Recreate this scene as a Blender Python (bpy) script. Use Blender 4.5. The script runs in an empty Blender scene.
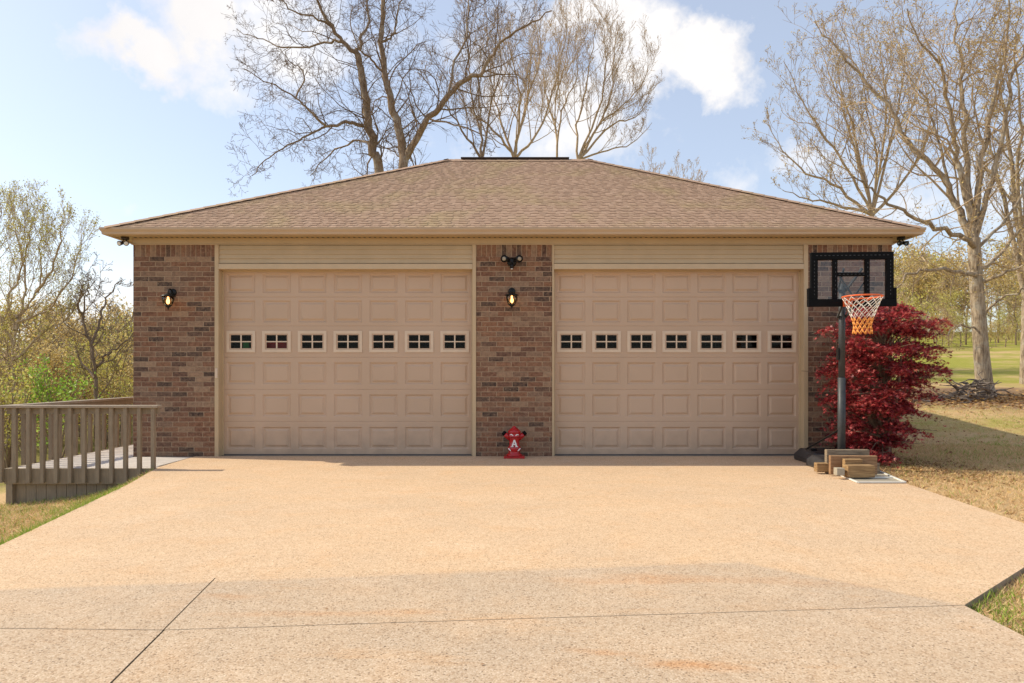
import bpy, math, random
import numpy as np
from mathutils import Vector
C = bpy.context.scene
COL = C.collection
R = math.radians
random.seed(7)
RNG = np.random.default_rng(7)
CAMZ, FPX, HZ = 1.38, 683.0, 372.0

def W(px, py, d):
    """a place in metres at distance d from where the photographer stood"""
    return ((px-512)/FPX*d, d, CAMZ+(HZ-py)/FPX*d)

# ------------------------------------------------------------------ materials
def nmat(name):
    m = bpy.data.materials.new(name); m.use_nodes = True
    nt = m.node_tree
    return m, nt, nt.nodes['Principled BSDF']
def nd(nt, typ, props=None, **ins):
    n = nt.nodes.new(typ)
    for k, v in (props or {}).items(): setattr(n, k, v)
    for k, v in ins.items():
        key = int(k[1:]) if k[0] == 'i' and k[1:].isdigit() else k.replace('_', ' ')
        s = n.inputs[key]
        if isinstance(v, bpy.types.NodeSocket): nt.links.new(v, s)
        else: s.default_value = v
    return n
def mth(nt, op, a, b=0.0, c=0.0):
    return nd(nt, 'ShaderNodeMath', {'operation': op}, i0=a, i1=b, i2=c).outputs[0]
def ramp(nt, fac, stops, interp='LINEAR'):
    n = nd(nt, 'ShaderNodeValToRGB', None, Fac=fac)
    cr = n.color_ramp; cr.interpolation = interp
    while len(cr.elements) < len(stops): cr.elements.new(0.5)
    for e, (p, c) in zip(cr.elements, stops):
        e.position = p; e.color = (*c, 1)
    return n.outputs[0]
def mixc(nt, fac, a, b, blend='MIX'):
    n = nd(nt, 'ShaderNodeMix', {'data_type': 'RGBA', 'blend_type': blend})
    for i, v in ((0, fac), (6, a), (7, b)):
        if isinstance(v, bpy.types.NodeSocket): nt.links.new(v, n.inputs[i])
        else: n.inputs[i].default_value = v if i == 0 else ((*v, 1) if len(v) == 3 else v)
    return n.outputs[2]
def noise(nt, vec, scale, detail=3, rough=.55):
    return nd(nt, 'ShaderNodeTexNoise', None, Vector=vec, Scale=scale, Detail=detail, Roughness=rough).outputs[0]
def bump(nt, h, strength, dist):
    return nd(nt, 'ShaderNodeBump', None, Strength=strength, Distance=dist, Height=h).outputs[0]
def objco(nt): return nd(nt, 'ShaderNodeTexCoord').outputs['Object']
def rng(nt, v, a, b, c=0., d=1.):
    n = nd(nt, 'ShaderNodeMapRange', None, i0=v, i1=a, i2=b, i3=c, i4=d); return n.outputs[0]

def plain(name, col, rough=.5, var=.15, scale=6, metallic=0, bmp=0, spec=.4, bscale=60):
    """a painted or moulded surface with slight unevenness"""
    m, nt, p = nmat(name)
    co = objco(nt)
    n = noise(nt, co, scale, 5)
    f = rng(nt, n, .3, .7)
    a = tuple(max(0, c*(1-var)) for c in col); b = tuple(min(1, c*(1+var)) for c in col)
    nt.links.new(mixc(nt, f, a, b), p.inputs['Base Color'])
    p.inputs['Roughness'].default_value = rough
    p.inputs['Metallic'].default_value = metallic
    p.inputs['Specular IOR Level'].default_value = spec
    if bmp: nt.links.new(bump(nt, noise(nt, co, bscale, 3), bmp, .01), p.inputs['Normal'])
    return m

M = {}
M['trim'] = plain('tan_trim_paint', (.52, .39, .235), .5, .06, 3)
M['gutter'] = plain('tan_gutter_metal', (.50, .36, .23), .42, .05, 2)
M['siding'] = plain('tan_vinyl_siding', (.52, .40, .25), .55, .06, 3)
M['soffit'] = plain('tan_soffit', (.47, .35, .19), .55, .05, 3)
M['winframe'] = plain('cream_window_frame', (.66, .52, .38), .5, .05, 8)
M['black'] = plain('black_plastic', (.0035, .0035, .004), .6, .3, 9, spec=.12)
M['blackmetal'] = plain('black_metal', (.013, .012, .011), .4, .3, 20, metallic=.3)
M['polegrey'] = plain('dark_grey_pole', (.05, .052, .054), .5, .25, 12, metallic=.15)
M['tank'] = plain('black_tank_plastic', (.035, .033, .034), .38, .4, 5, bmp=.3, bscale=14)
M['orange'] = plain('orange_rim_paint', (.72, .13, .03), .4, .12, 20)
M['netwhite'] = plain('white_net_cord', (.72, .66, .58), .8, .1, 30)
M['netyellow'] = plain('yellow_net_cord', (.80, .33, .08), .8, .15, 30)
M['white'] = plain('white_pvc', (.72, .70, .64), .4, .06, 10)
M['bolt'] = plain('pale_bolt', (.55, .58, .60), .35, .1, 40, metallic=.6)
M['rubber'] = plain('grey_rubber_seal', (.10, .10, .105), .7, .1, 10)
M['inside'] = plain('dark_interior', (.03, .03, .03), .9, .2, 2)
M['red'] = plain('red_gloss_paint', (.42, .008, .012), .22, .25, 14, spec=.6)
M['redbox'] = plain('red_cabinet_paint', (.55, .02, .015), .3, .1, 5)
M['greenbox'] = plain('green_can_paint', (.05, .35, .08), .4, .1, 5)
M['screen'] = plain('grey_mesh_panel', (.36, .31, .23), .7, .12, 40)
M['concrete'] = plain('concrete_edge', (.30, .24, .17), .9, .25, 14, bmp=.4)

def mat_door():
    m, nt, p = nmat('tan_steel_door_paint')
    co = objco(nt)
    mp = nd(nt, 'ShaderNodeMapping', None, Vector=co, Scale=(3, 3, 60)).outputs[0]
    grain = noise(nt, mp, 6, 4, .6)
    big = noise(nt, co, .9, 4)
    z = nd(nt, 'ShaderNodeSeparateXYZ', None, Vector=co).outputs[2]
    dirt = mth(nt, 'MULTIPLY', rng(nt, z, .6, 0., .04, .6), rng(nt, noise(nt, co, 5, 4), .35, .7))
    c = mixc(nt, rng(nt, big, .35, .65), (.515, .362, .245), (.555, .392, .27))
    c = mixc(nt, dirt, c, (.33, .24, .17))
    nt.links.new(c, p.inputs['Base Color'])
    p.inputs['Roughness'].default_value = .48
    nt.links.new(bump(nt, grain, .12, .004), p.inputs['Normal'])
    return m
M['door'] = mat_door()

def mat_brick(soldier=False, x_off=0.):
    m, nt, p = nmat('soldier_course_brick' if soldier else 'tumbled_brown_brick')
    co = objco(nt)
    s = nd(nt, 'ShaderNodeSeparateXYZ', None, Vector=co)
    # bent a little so that no joint runs dead straight
    wob = mth(nt, 'MULTIPLY', mth(nt, 'SUBTRACT', noise(nt, co, 9, 2), .5), .006)
    u = mth(nt, 'ADD', mth(nt, 'ADD', s.outputs[0], s.outputs[1]), 40.037 + x_off)
    u = mth(nt, 'ADD', u, wob)
    v = mth(nt, 'ADD', mth(nt, 'ADD', s.outputs[2], 1.0), wob)
    L, H, mo = .2535, .0822, .0120
    if soldier:
        uu = mth(nt, 'DIVIDE', u, H); row = mth(nt, 'FLOOR', mth(nt, 'MULTIPLY', s.outputs[1], 0.)); fu = mth(nt, 'FRACT', uu)
        iu = mth(nt, 'FLOOR', uu); fv = nd(nt, 'ShaderNodeValue').outputs[0]; fv.default_value = .5
        mu = mo/H; mv = 0.
    else:
        vv = mth(nt, 'DIVIDE', v, H); row = mth(nt, 'FLOOR', vv); fv = mth(nt, 'FRACT', vv)
        off = mth(nt, 'MULTIPLY', mth(nt, 'FLOORED_MODULO', row, 2.), .5)
        jit = nd(nt, 'ShaderNodeTexWhiteNoise', {'noise_dimensions': '1D'}, W=row).outputs[0]
        uu = mth(nt, 'ADD', mth(nt, 'ADD', mth(nt, 'DIVIDE', u, L), off), mth(nt, 'MULTIPLY', jit, .16))
        iu = mth(nt, 'FLOOR', uu); fu = mth(nt, 'FRACT', uu)
        mu = mo/L; mv = mo/H
    cid = nd(nt, 'ShaderNodeCombineXYZ', None, X=iu, Y=row, Z=3.7).outputs[0]
    wn = nd(nt, 'ShaderNodeTexWhiteNoise', {'noise_dimensions': '3D'}, Vector=cid).outputs
    def edge(f, w):
        d = mth(nt, 'MINIMUM', f, mth(nt, 'SUBTRACT', 1., f))
        return rng(nt, d, w*.36, w*.62)
    e = edge(fu, mu)
    if not soldier: e = mth(nt, 'MINIMUM', e, edge(fv, mv))
    cid2 = nd(nt, 'ShaderNodeCombineXYZ', None, X=row, Y=iu, Z=9.1).outputs[0]
    wn2 = nd(nt, 'ShaderNodeTexWhiteNoise', {'noise_dimensions': '3D'}, Vector=cid2).outputs[0]
    col = ramp(nt, wn[0], [(0, (.012, .010, .010)), (.10, (.045, .028, .024)), (.17, (.15, .062, .038)), (.40, (.24, .10, .052)),
                           (.62, (.33, .155, .078)), (.80, (.24, .15, .10)), (1, (.50, .34, .215))])
    # each brick mottled, with pale mortar smears
    mot = noise(nt, co, 19, 5, .7)
    col = mixc(nt, rng(nt, mot, .38, .64, 0., .85), mixc(nt, .40, col, (.045, .022, .016)), mixc(nt, .35, col, (.56, .35, .23)))
    col = mixc(nt, rng(nt, noise(nt, co, 1.3, 5, .65), .4, .65, 0, .25), col, (.26, .17, .115))
    col = mixc(nt, mth(nt, 'MULTIPLY', rng(nt, noise(nt, co, 26, 5, .75), .54, .66), rng(nt, wn2, .3, .9, .15, .75)), col, (.43, .32, .225))
    col = mixc(nt, mth(nt, 'MULTIPLY', rng(nt, noise(nt, co, 55, 3, .7), .62, .72), .6), col, (.07, .05, .045))
    mort = mixc(nt, rng(nt, noise(nt, co, 12, 3), .35, .65), (.34, .245, .155), (.50, .37, .25))
    col = mixc(nt, e, mort, col)
    col = mixc(nt, 1., col, (.84, .80, .76), 'MULTIPLY')
    nt.links.new(col, p.inputs['Base Color'])
    p.inputs['Roughness'].default_value = .88
    h = mth(nt, 'ADD', mth(nt, 'MULTIPLY', e, 1.), mth(nt, 'MULTIPLY', mot, .5))
    nt.links.new(bump(nt, h, .7, .008), p.inputs['Normal'])
    return m
M['brick'] = mat_brick(); M['soldier'] = mat_brick(True)

def mat_shingle():
    m, nt, p = nmat('brown_asphalt_shingle')
    uv = nd(nt, 'ShaderNodeUVMap').outputs[0]
    s = nd(nt, 'ShaderNodeSeparateXYZ', None, Vector=uv)
    row = mth(nt, 'FLOOR', s.outputs[1])
    j = nd(nt, 'ShaderNodeTexWhiteNoise', {'noise_dimensions': '1D'}, W=row).outputs[0]
    iu = mth(nt, 'FLOOR', mth(nt, 'ADD', mth(nt, 'DIVIDE', s.outputs[0], .13), mth(nt, 'MULTIPLY', j, 7.3)))
    wn = nd(nt, 'ShaderNodeTexWhiteNoise', {'noise_dimensions': '2D'}, Vector=nd(nt, 'ShaderNodeCombineXYZ', None, X=iu, Y=row).outputs[0]).outputs[0]
    col = ramp(nt, wn, [(0, (.285, .168, .105)), (.25, (.335, .198, .124)), (.75, (.36, .215, .136)), (1, (.40, .25, .165))])
    co = objco(nt)
    col = mixc(nt, rng(nt, noise(nt, co, 130, 2), .35, .7, 0, .45), col, (.52, .39, .28))
    col = mixc(nt, mth(nt, 'MULTIPLY', rng(nt, noise(nt, co, 1.1, 5, .6), .48, .7), .5), col, (.37, .28, .12))
    nt.links.new(col, p.inputs['Base Color']); p.inputs['Roughness'].default_value = .95
    nt.links.new(bump(nt, noise(nt, co, 160, 2), .5, .004), p.inputs['Normal'])
    return m
M['shingle'] = mat_shingle()

def mat_aggregate():
    m, nt, p = nmat('exposed_aggregate')
    co = objco(nt)
    sp = nd(nt, 'ShaderNodeSeparateXYZ', None, Vector=co); X, Y = sp.outputs[0], sp.outputs[1]
    n1 = noise(nt, co, .55, 6, .62); n2 = noise(nt, co, 2.6, 5, .6); n3 = noise(nt, co, 14, 3, .6); n5 = noise(nt, co, 1.25, 6, .7)
    # the older strip nearest the road is greyer; the newer pour runs peach up to the doors
    l1 = mth(nt, 'SUBTRACT', mth(nt, 'MULTIPLY_ADD', X, .128, 4.76), Y)
    l2 = mth(nt, 'SUBTRACT', mth(nt, 'MULTIPLY_ADD', X, -.8935, 6.44), Y)
    dd = mth(nt, 'ADD', mth(nt, 'MINIMUM', l1, l2), mth(nt, 'MULTIPLY', mth(nt, 'SUBTRACT', n2, .5), .05))
    old = mth(nt, 'MULTIPLY', rng(nt, dd, -.02, .05, 0., 1.), rng(nt, n5, .3, .62, 1., .68))
    base = mixc(nt, old, (.645, .452, .282), (.505, .383, .268))
    vr = nd(nt, 'ShaderNodeTexVoronoi', {'feature': 'F1'}, Vector=co, Scale=120., Randomness=1.)
    wn = nd(nt, 'ShaderNodeTexWhiteNoise', {'noise_dimensions': '3D'}, Vector=vr.outputs['Position']).outputs[0]
    tone = ramp(nt, wn, [(0, (.36, .33, .31)), (.045, (.58, .53, .48)), (.11, (.86, .79, .72)), (.5, (1, 1, 1)), (.85, (1.12, 1.14, 1.16)), (1, (1.25, 1.32, 1.4))])
    k = mixc(nt, old, (.38, .38, .38), (.72, .72, .72))
    tone = mixc(nt, mth(nt, 'MULTIPLY_ADD', old, .15, .80), (1, 1, 1), tone)
    col = mixc(nt, 1., base, tone, 'MULTIPLY')
    col = mixc(nt, mth(nt, 'MULTIPLY', rng(nt, vr.outputs['Distance'], .40, .62), .22), col, mixc(nt, .5, col, (.25, .16, .09)))
    col = mixc(nt, mth(nt, 'MULTIPLY', rng(nt, n1, .45, .62), .55), col, mixc(nt, 1., col, (.90, .93, .98), 'MULTIPLY'))
    col = mixc(nt, rng(nt, n5, .50, .72, 0, .8), col, mixc(nt, 1., col, (1.10, 1.12, 1.16), 'MULTIPLY'))
    col = mixc(nt, rng(nt, n3, .35, .72, 0, .30), col, mixc(nt, 1., col, (.74, .68, .62), 'MULTIPLY'))
    col = mixc(nt, rng(nt, n2, .50, .75, 0, .6), col, mixc(nt, 1., col, (1.03, .93, .82), 'MULTIPLY'))
    st = nd(nt, 'ShaderNodeMapping', None, Vector=co, Scale=(.45, 1.9, 1), Location=(3.1, .7, 0)).outputs[0]
    n4 = noise(nt, st, .9, 7, .72)
    col = mixc(nt, mth(nt, 'MULTIPLY', rng(nt, n4, .56, .72), mth(nt, 'MULTIPLY_ADD', old, .35, .22)), col, mixc(nt, 1., col, (1.08, .80, .50), 'MULTIPLY'))
    def rust(cx, cy, sx, sy, amt, rot):
        v = nd(nt, 'ShaderNodeVectorMath', {'operation': 'SUBTRACT'}, i0=co, i1=(cx, cy, 0)).outputs[0]
        v = nd(nt, 'ShaderNodeMapping', {'vector_type': 'TEXTURE'}, Vector=v, Rotation=(0, 0, rot), Scale=(sx, sy, 1)).outputs[0]
        l = nd(nt, 'ShaderNodeVectorMath', {'operation': 'LENGTH'}, i0=v).outputs['Value']
        l = mth(nt, 'ADD', l, mth(nt, 'MULTIPLY', mth(nt, 'SUBTRACT', noise(nt, st, 3.5, 6, .7), .5), 2.2))
        return mth(nt, 'MULTIPLY', rng(nt, l, 1., .1), mth(nt, 'MULTIPLY', amt, rng(nt, n3, .3, .6, .45, 1.)))
    for a_ in ((.82, 3.22, .30, .07, .75, -.12), (.45, 3.36, .22, .05, .5, -.2), (.95, 4.55, .9, .16, .45, .05), (-1.1, 3.9, .7, .06, .45, .03), (1.9, 4.5, .5, .14, .3, -.2), (-1.75, 4.2, .25, .08, .4, 0.)):
        col = mixc(nt, rust(*a_), col, mixc(nt, 1., col, (1.0, .68, .42), 'MULTIPLY'))
    nt.links.new(col, p.inputs['Base Color']); p.inputs['Roughness'].default_value = .9
    p.inputs['Specular IOR Level'].default_value = .25
    nt.links.new(bump(nt, mth(nt, 'SUBTRACT', 1., vr.outputs['Distance']), .3, .004), p.inputs['Normal'])
    return m
M['pad'] = mat_aggregate(); M['apron'] = M['pad']

def mat_ground():
    m, nt, p = nmat('spring_lawn')
    co = objco(nt)
    s = nd(nt, 'ShaderNodeSeparateXYZ', None, Vector=co)
    X, Y = s.outputs[0], s.outputs[1]
    st = nd(nt, 'ShaderNodeMapping', None, Vector=co, Scale=(.35, 1., 1)).outputs[0]
    big = noise(nt, st, .28, 5, .6); mid = noise(nt, co, 1.7, 5, .65); fine = noise(nt, co, 22, 4, .7)
    tan = mixc(nt, fine, (.42, .275, .135), (.70, .48, .25))
    grn = mixc(nt, fine, (.18, .19, .03), (.46, .42, .085))
    # greener the farther out; thatch near the drive
    streak = noise(nt, nd(nt, 'ShaderNodeMapping', None, Vector=co, Scale=(.10, .42, 1), Rotation=(0, 0, .12)).outputs[0], 1.1, 4, .6)
    far = mth(nt, 'ADD', rng(nt, Y, 11., 26., 0., .19), mth(nt, 'MULTIPLY', mth(nt, 'SUBTRACT', streak, .5), rng(nt, Y, 12., 24., 0., .6)))
    g = rng(nt, mth(nt, 'ADD', mth(nt, 'ADD', mth(nt, 'MULTIPLY', big, .6), mth(nt, 'MULTIPLY', mid, .4)), far), .50, .68)
    col = mixc(nt, g, tan, grn)
    # leaf litter in a ring round the oak and a bare band behind it
    d = nd(nt, 'ShaderNodeVectorMath', {'operation': 'DISTANCE'}, i0=nd(nt, 'ShaderNodeMapping', None, Vector=co, Scale=(.45, 1, 0)).outputs[0], i1=(13.9*.45, 19.6, 0)).outputs['Value']
    litter = mth(nt, 'MULTIPLY', rng(nt, mth(nt, 'ADD', d, mth(nt, 'MULTIPLY', mth(nt, 'SUBTRACT', mid, .5), 3.)), 2.9, 1.9), .85)
    col = mixc(nt, litter, col, mixc(nt, fine, (.16, .085, .05), (.40, .25, .15)))
    wood = rng(nt, X, -8.5, -12.)
    col = mixc(nt, mth(nt, 'MULTIPLY', wood, .7), col, mixc(nt, fine, (.10, .075, .03), (.24, .20, .07)))
    # mulch by the house corner
    d2 = nd(nt, 'ShaderNodeVectorMath', {'operation': 'DISTANCE'}, i0=nd(nt, 'ShaderNodeMapping', None, Vector=co, Scale=(1, .8, 0)).outputs[0], i1=(5.7, 10.3*.8, 0)).outputs['Value']
    mul = rng(nt, mth(nt, 'ADD', d2, mth(nt, 'MULTIPLY', mth(nt, 'SUBTRACT', mid, .5), 1.2)), 1.25, .7)
    col = mixc(nt, mul, col, mixc(nt, fine, (.10, .045, .018), (.42, .22, .07)))
    nt.links.new(col, p.inputs['Base Color']); p.inputs['Roughness'].default_value = 1.
    p.inputs['Specular IOR Level'].default_value = .1
    nt.links.new(bump(nt, mth(nt, 'ADD', fine, mid), .8, .05), p.inputs['Normal'])
    return m
M['ground'] = mat_ground()

def mat_island(name, stops, rough=.6, trans=.0, spec=.3):
    """leaves, blades, chips: every separate piece takes its own tone"""
    m, nt, p = nmat(name)
    g = nd(nt, 'ShaderNodeNewGeometry').outputs['Random Per Island']
    col = ramp(nt, g, stops)
    nt.links.new(col, p.inputs['Base Color']); p.inputs['Roughness'].default_value = rough
    p.inputs['Specular IOR Level'].default_value = spec
    if trans:
        t = nd(nt, 'ShaderNodeBsdfTranslucent', None, Color=col)
        mx = nd(nt, 'ShaderNodeMixShader', None, i0=trans, i1=p.outputs[0], i2=t.outputs[0])
        nt.links.new(mx.outputs[0], nt.nodes['Material Output'].inputs[0])
    return m
M['maple'] = mat_island('crimson_maple_leaf', [(0, (.11, .008, .014)), (.35, (.28, .024, .032)), (.7, (.48, .065, .065)), (1, (.68, .19, .16))], .4, .38)
M['bud_gold'] = mat_island('golden_bud', [(0, (.40, .27, .08)), (.6, (.58, .43, .16)), (1, (.70, .58, .28))], .7, .35)
M['bud_tan'] = mat_island('tan_bud', [(0, (.45, .30, .18)), (1, (.70, .52, .34))], .7, .3)
M['leaf_spring'] = mat_island('spring_leaf', [(0, (.34, .31, .05)), (.5, (.54, .48, .10)), (1, (.72, .66, .24))], .6, .4)  # brightened so the leaf colour carries the pale haze of the woods
M['leaf_ochre'] = mat_island('ochre_leaf', [(0, (.38, .25, .07)), (.5, (.58, .41, .14)), (1, (.74, .59, .27))], .6, .4)  # likewise lightened, distance haze put into the leaf colour
M['leaf_bright'] = mat_island('fresh_green_leaf', [(0, (.18, .32, .03)), (.6, (.34, .52, .06)), (1, (.54, .66, .14))], .5, .4)
M['blade'] = mat_island('grass_blade', [(0, (.50, .35, .16)), (.42, (.42, .27, .11)), (.58, (.30, .27, .06)), (1, (.17, .26, .03))], .7, .25)
M['blade_green'] = mat_island('green_grass_blade', [(0, (.18, .30, .03)), (.7, (.32, .42, .06)), (1, (.52, .48, .16))], .7, .3)
M['blade_dry'] = mat_island('dry_grass_blade', [(0, (.80, .60, .33)), (.5, (.72, .50, .26)), (.88, (.50, .31, .15)), (1, (.42, .36, .10))], .8, .25)
M['litter'] = mat_island('fallen_leaf', [(0, (.14, .06, .025)), (.5, (.36, .19, .07)), (1, (.62, .40, .15))], .8, .2)

def mat_bark(name, a, b, lichen=.0):
    m, nt, p = nmat(name)
    co = objco(nt)
    st = nd(nt, 'ShaderNodeMapping', None, Vector=co, Scale=(9, 9, 1.6)).outputs[0]
    n = noise(nt, st, 2.2, 6, .7)
    col = mixc(nt, rng(nt, n, .35, .66), a, b)
    if lichen: col = mixc(nt, mth(nt, 'MULTIPLY', rng(nt, noise(nt, co, 2.3, 5, .7), .5, .62), lichen), col, (.46, .42, .34))
    nt.links.new(col, p.inputs['Base Color']); p.inputs['Roughness'].default_value = .95
    p.inputs['Specular IOR Level'].default_value = .15
    nt.links.new(bump(nt, n, .9, .03), p.inputs['Normal'])
    return m
M['bark_brown'] = mat_bark('brown_bark', (.16, .105, .065), (.38, .275, .18), .45)
M['bark_dark'] = mat_bark('dark_bark', (.13, .09, .062), (.30, .215, .15))
M['bark_pale'] = mat_bark('pale_oak_bark', (.15, .105, .07), (.52, .41, .28), .5)
M['bark_gold'] = mat_bark('golden_bark', (.32, .22, .125), (.60, .46, .30))

def mat_wood(name, a, b, ax=(2, 30, 30), rough=.8):
    m, nt, p = nmat(name)
    co = objco(nt)
    st = nd(nt, 'ShaderNodeMapping', None, Vector=co, Scale=ax).outputs[0]
    n = noise(nt, st, 1.6, 6, .65)
    col = mixc(nt, rng(nt, n, .32, .68), a, b)
    col = mixc(nt, rng(nt, noise(nt, co, 5, 4), .4, .75, 0, .35), col, tuple(x*.6 for x in a))
    nt.links.new(col, p.inputs['Base Color']); p.inputs['Roughness'].default_value = rough
    nt.links.new(bump(nt, n, .35, .006), p.inputs['Normal'])
    return m
M['deckpaint'] = mat_wood('olive_brown_deck_stain', (.235, .18, .12), (.32, .25, .17), (30, 30, 3))
M['deckcap'] = mat_wood('weathered_rail_cap', (.28, .22, .155), (.42, .335, .25), (3, 30, 30))
M['deckfloor'] = mat_wood('pale_deck_floor', (.46, .40, .35), (.66, .59, .53), (3, 40, 40))
M['lumber'] = mat_wood('treated_lumber', (.17, .09, .035), (.48, .30, .13), (3, 30, 45))
M['lumber_old'] = mat_wood('weathered_board', (.12, .085, .055), (.38, .29, .19), (3, 30, 45))
M['lumber_red'] = mat_wood('reddish_board', (.18, .085, .035), (.44, .26, .13), (3, 30, 45))
M['stick'] = mat_wood('grey_dead_wood', (.07, .05, .04), (.24, .19, .15), (8, 8, 8))

def mat_glass(name, tint=(1, 1, 1), refl=1.):
    m, nt, p = nmat(name)
    nt.nodes.remove(p)
    t = nd(nt, 'ShaderNodeBsdfTransparent', None, Color=(*tint, 1))
    g = nd(nt, 'ShaderNodeBsdfGlossy', None, Roughness=.03, Color=(1, 1, 1, 1))
    f = nd(nt, 'ShaderNodeFresnel', None, IOR=1.45).outputs[0]
    mx = nd(nt, 'ShaderNodeMixShader', None, i0=mth(nt, 'MULTIPLY', f, refl), i1=t.outputs[0], i2=g.outputs[0])
    nt.links.new(mx.outputs[0], nt.nodes['Material Output'].inputs[0])
    return m
M['pane'] = mat_glass('window_pane', (.55, .57, .58), .35)
M['acrylic'] = mat_glass('clear_acrylic', (.90, .91, .92), .8)
M['lampglass'] = mat_glass('amber_seeded_glass', (.95, .80, .55), 1.2)
def mat_emit(name, col, s):
    m, nt, p = nmat(name)
    p.inputs['Base Color'].default_value = (*col, 1)
    p.inputs['Emission Color'].default_value = (*col, 1); p.inputs['Emission Strength'].default_value = s
    return m
M['bulb'] = mat_emit('lit_bulb', (1., .60, .28), 2.6)
M['whiteletter'] = plain('white_letter_paint', (.80, .78, .75), .4, .05, 20)

# ------------------------------------------------------------------ mesh helpers
def prop(o, label=None, cat=None, group=None, kind=None):
    if label: o['label'] = label
    if cat: o['category'] = cat
    if group: o['group'] = group
    if kind: o['kind'] = kind
    return o
def empty(name, loc, label, cat, group=None, kind=None, rz=0):
    o = bpy.data.objects.new(name, None); COL.objects.link(o); o.location = loc; o.rotation_euler.z = rz
    o.empty_display_size = .1
    return prop(o, label, cat, group, kind)
class MB:
    def __init__(s): s.v = []; s.f = []; s.m = []; s.uv = None
    def quad(s, a, b, c, d, m=0):
        n = len(s.v); s.v += [a, b, c, d]; s.f.append((n, n+1, n+2, n+3)); s.m.append(m)
    def box(s, x0, x1, y0, y1, z0, z1, m=0):
        n = len(s.v)
        s.v += [(x0,y0,z0),(x1,y0,z0),(x1,y1,z0),(x0,y1,z0),(x0,y0,z1),(x1,y0,z1),(x1,y1,z1),(x0,y1,z1)]
        for q in ((0,3,2,1),(4,5,6,7),(0,1,5,4),(1,2,6,5),(2,3,7,6),(3,0,4,7)):
            s.f.append(tuple(n+i for i in q)); s.m.append(m)
    def obox(s, c, ax, ay, az, m=0):
        """box from a centre and three half-axis vectors"""
        c, ax, ay, az = map(Vector, (c, ax, ay, az)); n = len(s.v)
        for k in (-1, 1):
            for i, j in ((-1,-1),(1,-1),(1,1),(-1,1)): s.v.append(tuple(c+ax*i+ay*j+az*k))
        for q in ((0,3,2,1),(4,5,6,7),(0,1,5,4),(1,2,6,5),(2,3,7,6),(3,0,4,7)):
            s.f.append(tuple(n+i for i in q)); s.m.append(m)
    def beam(s, a, b, w, h, m=0, up=(0,0,1)):
        a, b, up = Vector(a), Vector(b), Vector(up); d = b-a
        sx = d.normalized().cross(up)
        if sx.length < 1e-4: sx = Vector((1,0,0))
        sx.normalize(); sz = sx.cross(d.normalized())
        s.obox((a+b)/2, d/2, sx*w/2, sz*h/2, m)
    def prism(s, pts, z0, z1, m=0, side=None):
        n = len(s.v); k = len(pts)
        s.v += [(x, y, z0) for x, y in pts] + [(x, y, z1) for x, y in pts]
        s.f.append(tuple(range(n+k-1, n-1, -1))); s.m.append(m)
        s.f.append(tuple(range(n+k, n+2*k))); s.m.append(m)
        for i in range(k):
            j = (i+1) % k; s.f.append((n+i, n+j, n+k+j, n+k+i)); s.m.append(m if side is None else side)
    def yprism(s, pts, y0, y1, m=0):
        """outline in x,z given a thickness along y"""
        n = len(s.v); k = len(pts)
        s.v += [(x, y0, z) for x, z in pts] + [(x, y1, z) for x, z in pts]
        s.f.append(tuple(range(n, n+k))); s.m.append(m)
        s.f.append(tuple(range(n+2*k-1, n+k-1, -1))); s.m.append(m)
        for i in range(k):
            j = (i+1) % k; s.f.append((n+j, n+i, n+k+i, n+k+j)); s.m.append(m)
    def tube(s, pts, rad, n=8, m=0, closed=False):
        pts = [Vector(p) for p in pts]; P = len(pts)
        if not hasattr(rad, '__len__'): rad = [rad]*P
        b0 = len(s.v)
        for i, p in enumerate(pts):
            if closed: t = pts[(i+1) % P]-pts[i-1]
            else: t = pts[min(i+1, P-1)]-pts[max(i-1, 0)]
            t.normalize()
            ref = Vector((0,0,1)) if abs(t.z) < .9 else Vector((1,0,0))
            u = t.cross(ref).normalized(); w = t.cross(u)
            for k in range(n):
                a = 2*math.pi*k/n; s.v.append(tuple(p+(u*math.cos(a)+w*math.sin(a))*rad[i]))
        for i in range(P if closed else P-1):
            for k in range(n):
                a = b0+i*n+k; b = b0+i*n+(k+1) % n; i2 = (i+1) % P
                s.f.append((a, b, b0+i2*n+(k+1) % n, b0+i2*n+k)); s.m.append(m)
        if not closed:
            s.f.append(tuple(b0+k for k in range(n-1, -1, -1))); s.m.append(m)
            s.f.append(tuple(b0+(P-1)*n+k for k in range(n))); s.m.append(m)
    def lathe(s, c, prof, n=20, m=0):
        """prof: (radius, z) from bottom to top"""
        b0 = len(s.v)
        for r, z in prof:
            for k in range(n):
                a = 2*math.pi*k/n; s.v.append((c[0]+r*math.cos(a), c[1]+r*math.sin(a), c[2]+z))
        for i in range(len(prof)-1):
            for k in range(n):
                s.f.append((b0+i*n+k, b0+i*n+(k+1) % n, b0+(i+1)*n+(k+1) % n, b0+(i+1)*n+k)); s.m.append(m)
        s.f.append(tuple(b0+k for k in range(n-1, -1, -1))); s.m.append(m)
        s.f.append(tuple(b0+(len(prof)-1)*n+k for k in range(n))); s.m.append(m)
    def build(s, name, mats, parent=None, smooth=False, bevel=0, label=None):
        if not isinstance(mats, (list, tuple)): mats = [mats]
        o0 = Vector(parent_world(parent))
        me = bpy.data.meshes.new(name)
        me.from_pydata([tuple(Vector(v)-o0) for v in s.v], [], s.f)
        for m in mats: me.materials.append(m)
        me.polygons.foreach_set('material_index', s.m)
        if smooth: me.polygons.foreach_set('use_smooth', [True]*len(s.f))
        me.update()
        o = bpy.data.objects.new(name, me); COL.objects.link(o)
        if parent: o.parent = parent
        if bevel:
            b = o.modifiers.new('bevel', 'BEVEL'); b.width = bevel; b.segments = 2; b.limit_method = 'ANGLE'; b.angle_limit = R(40)
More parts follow.
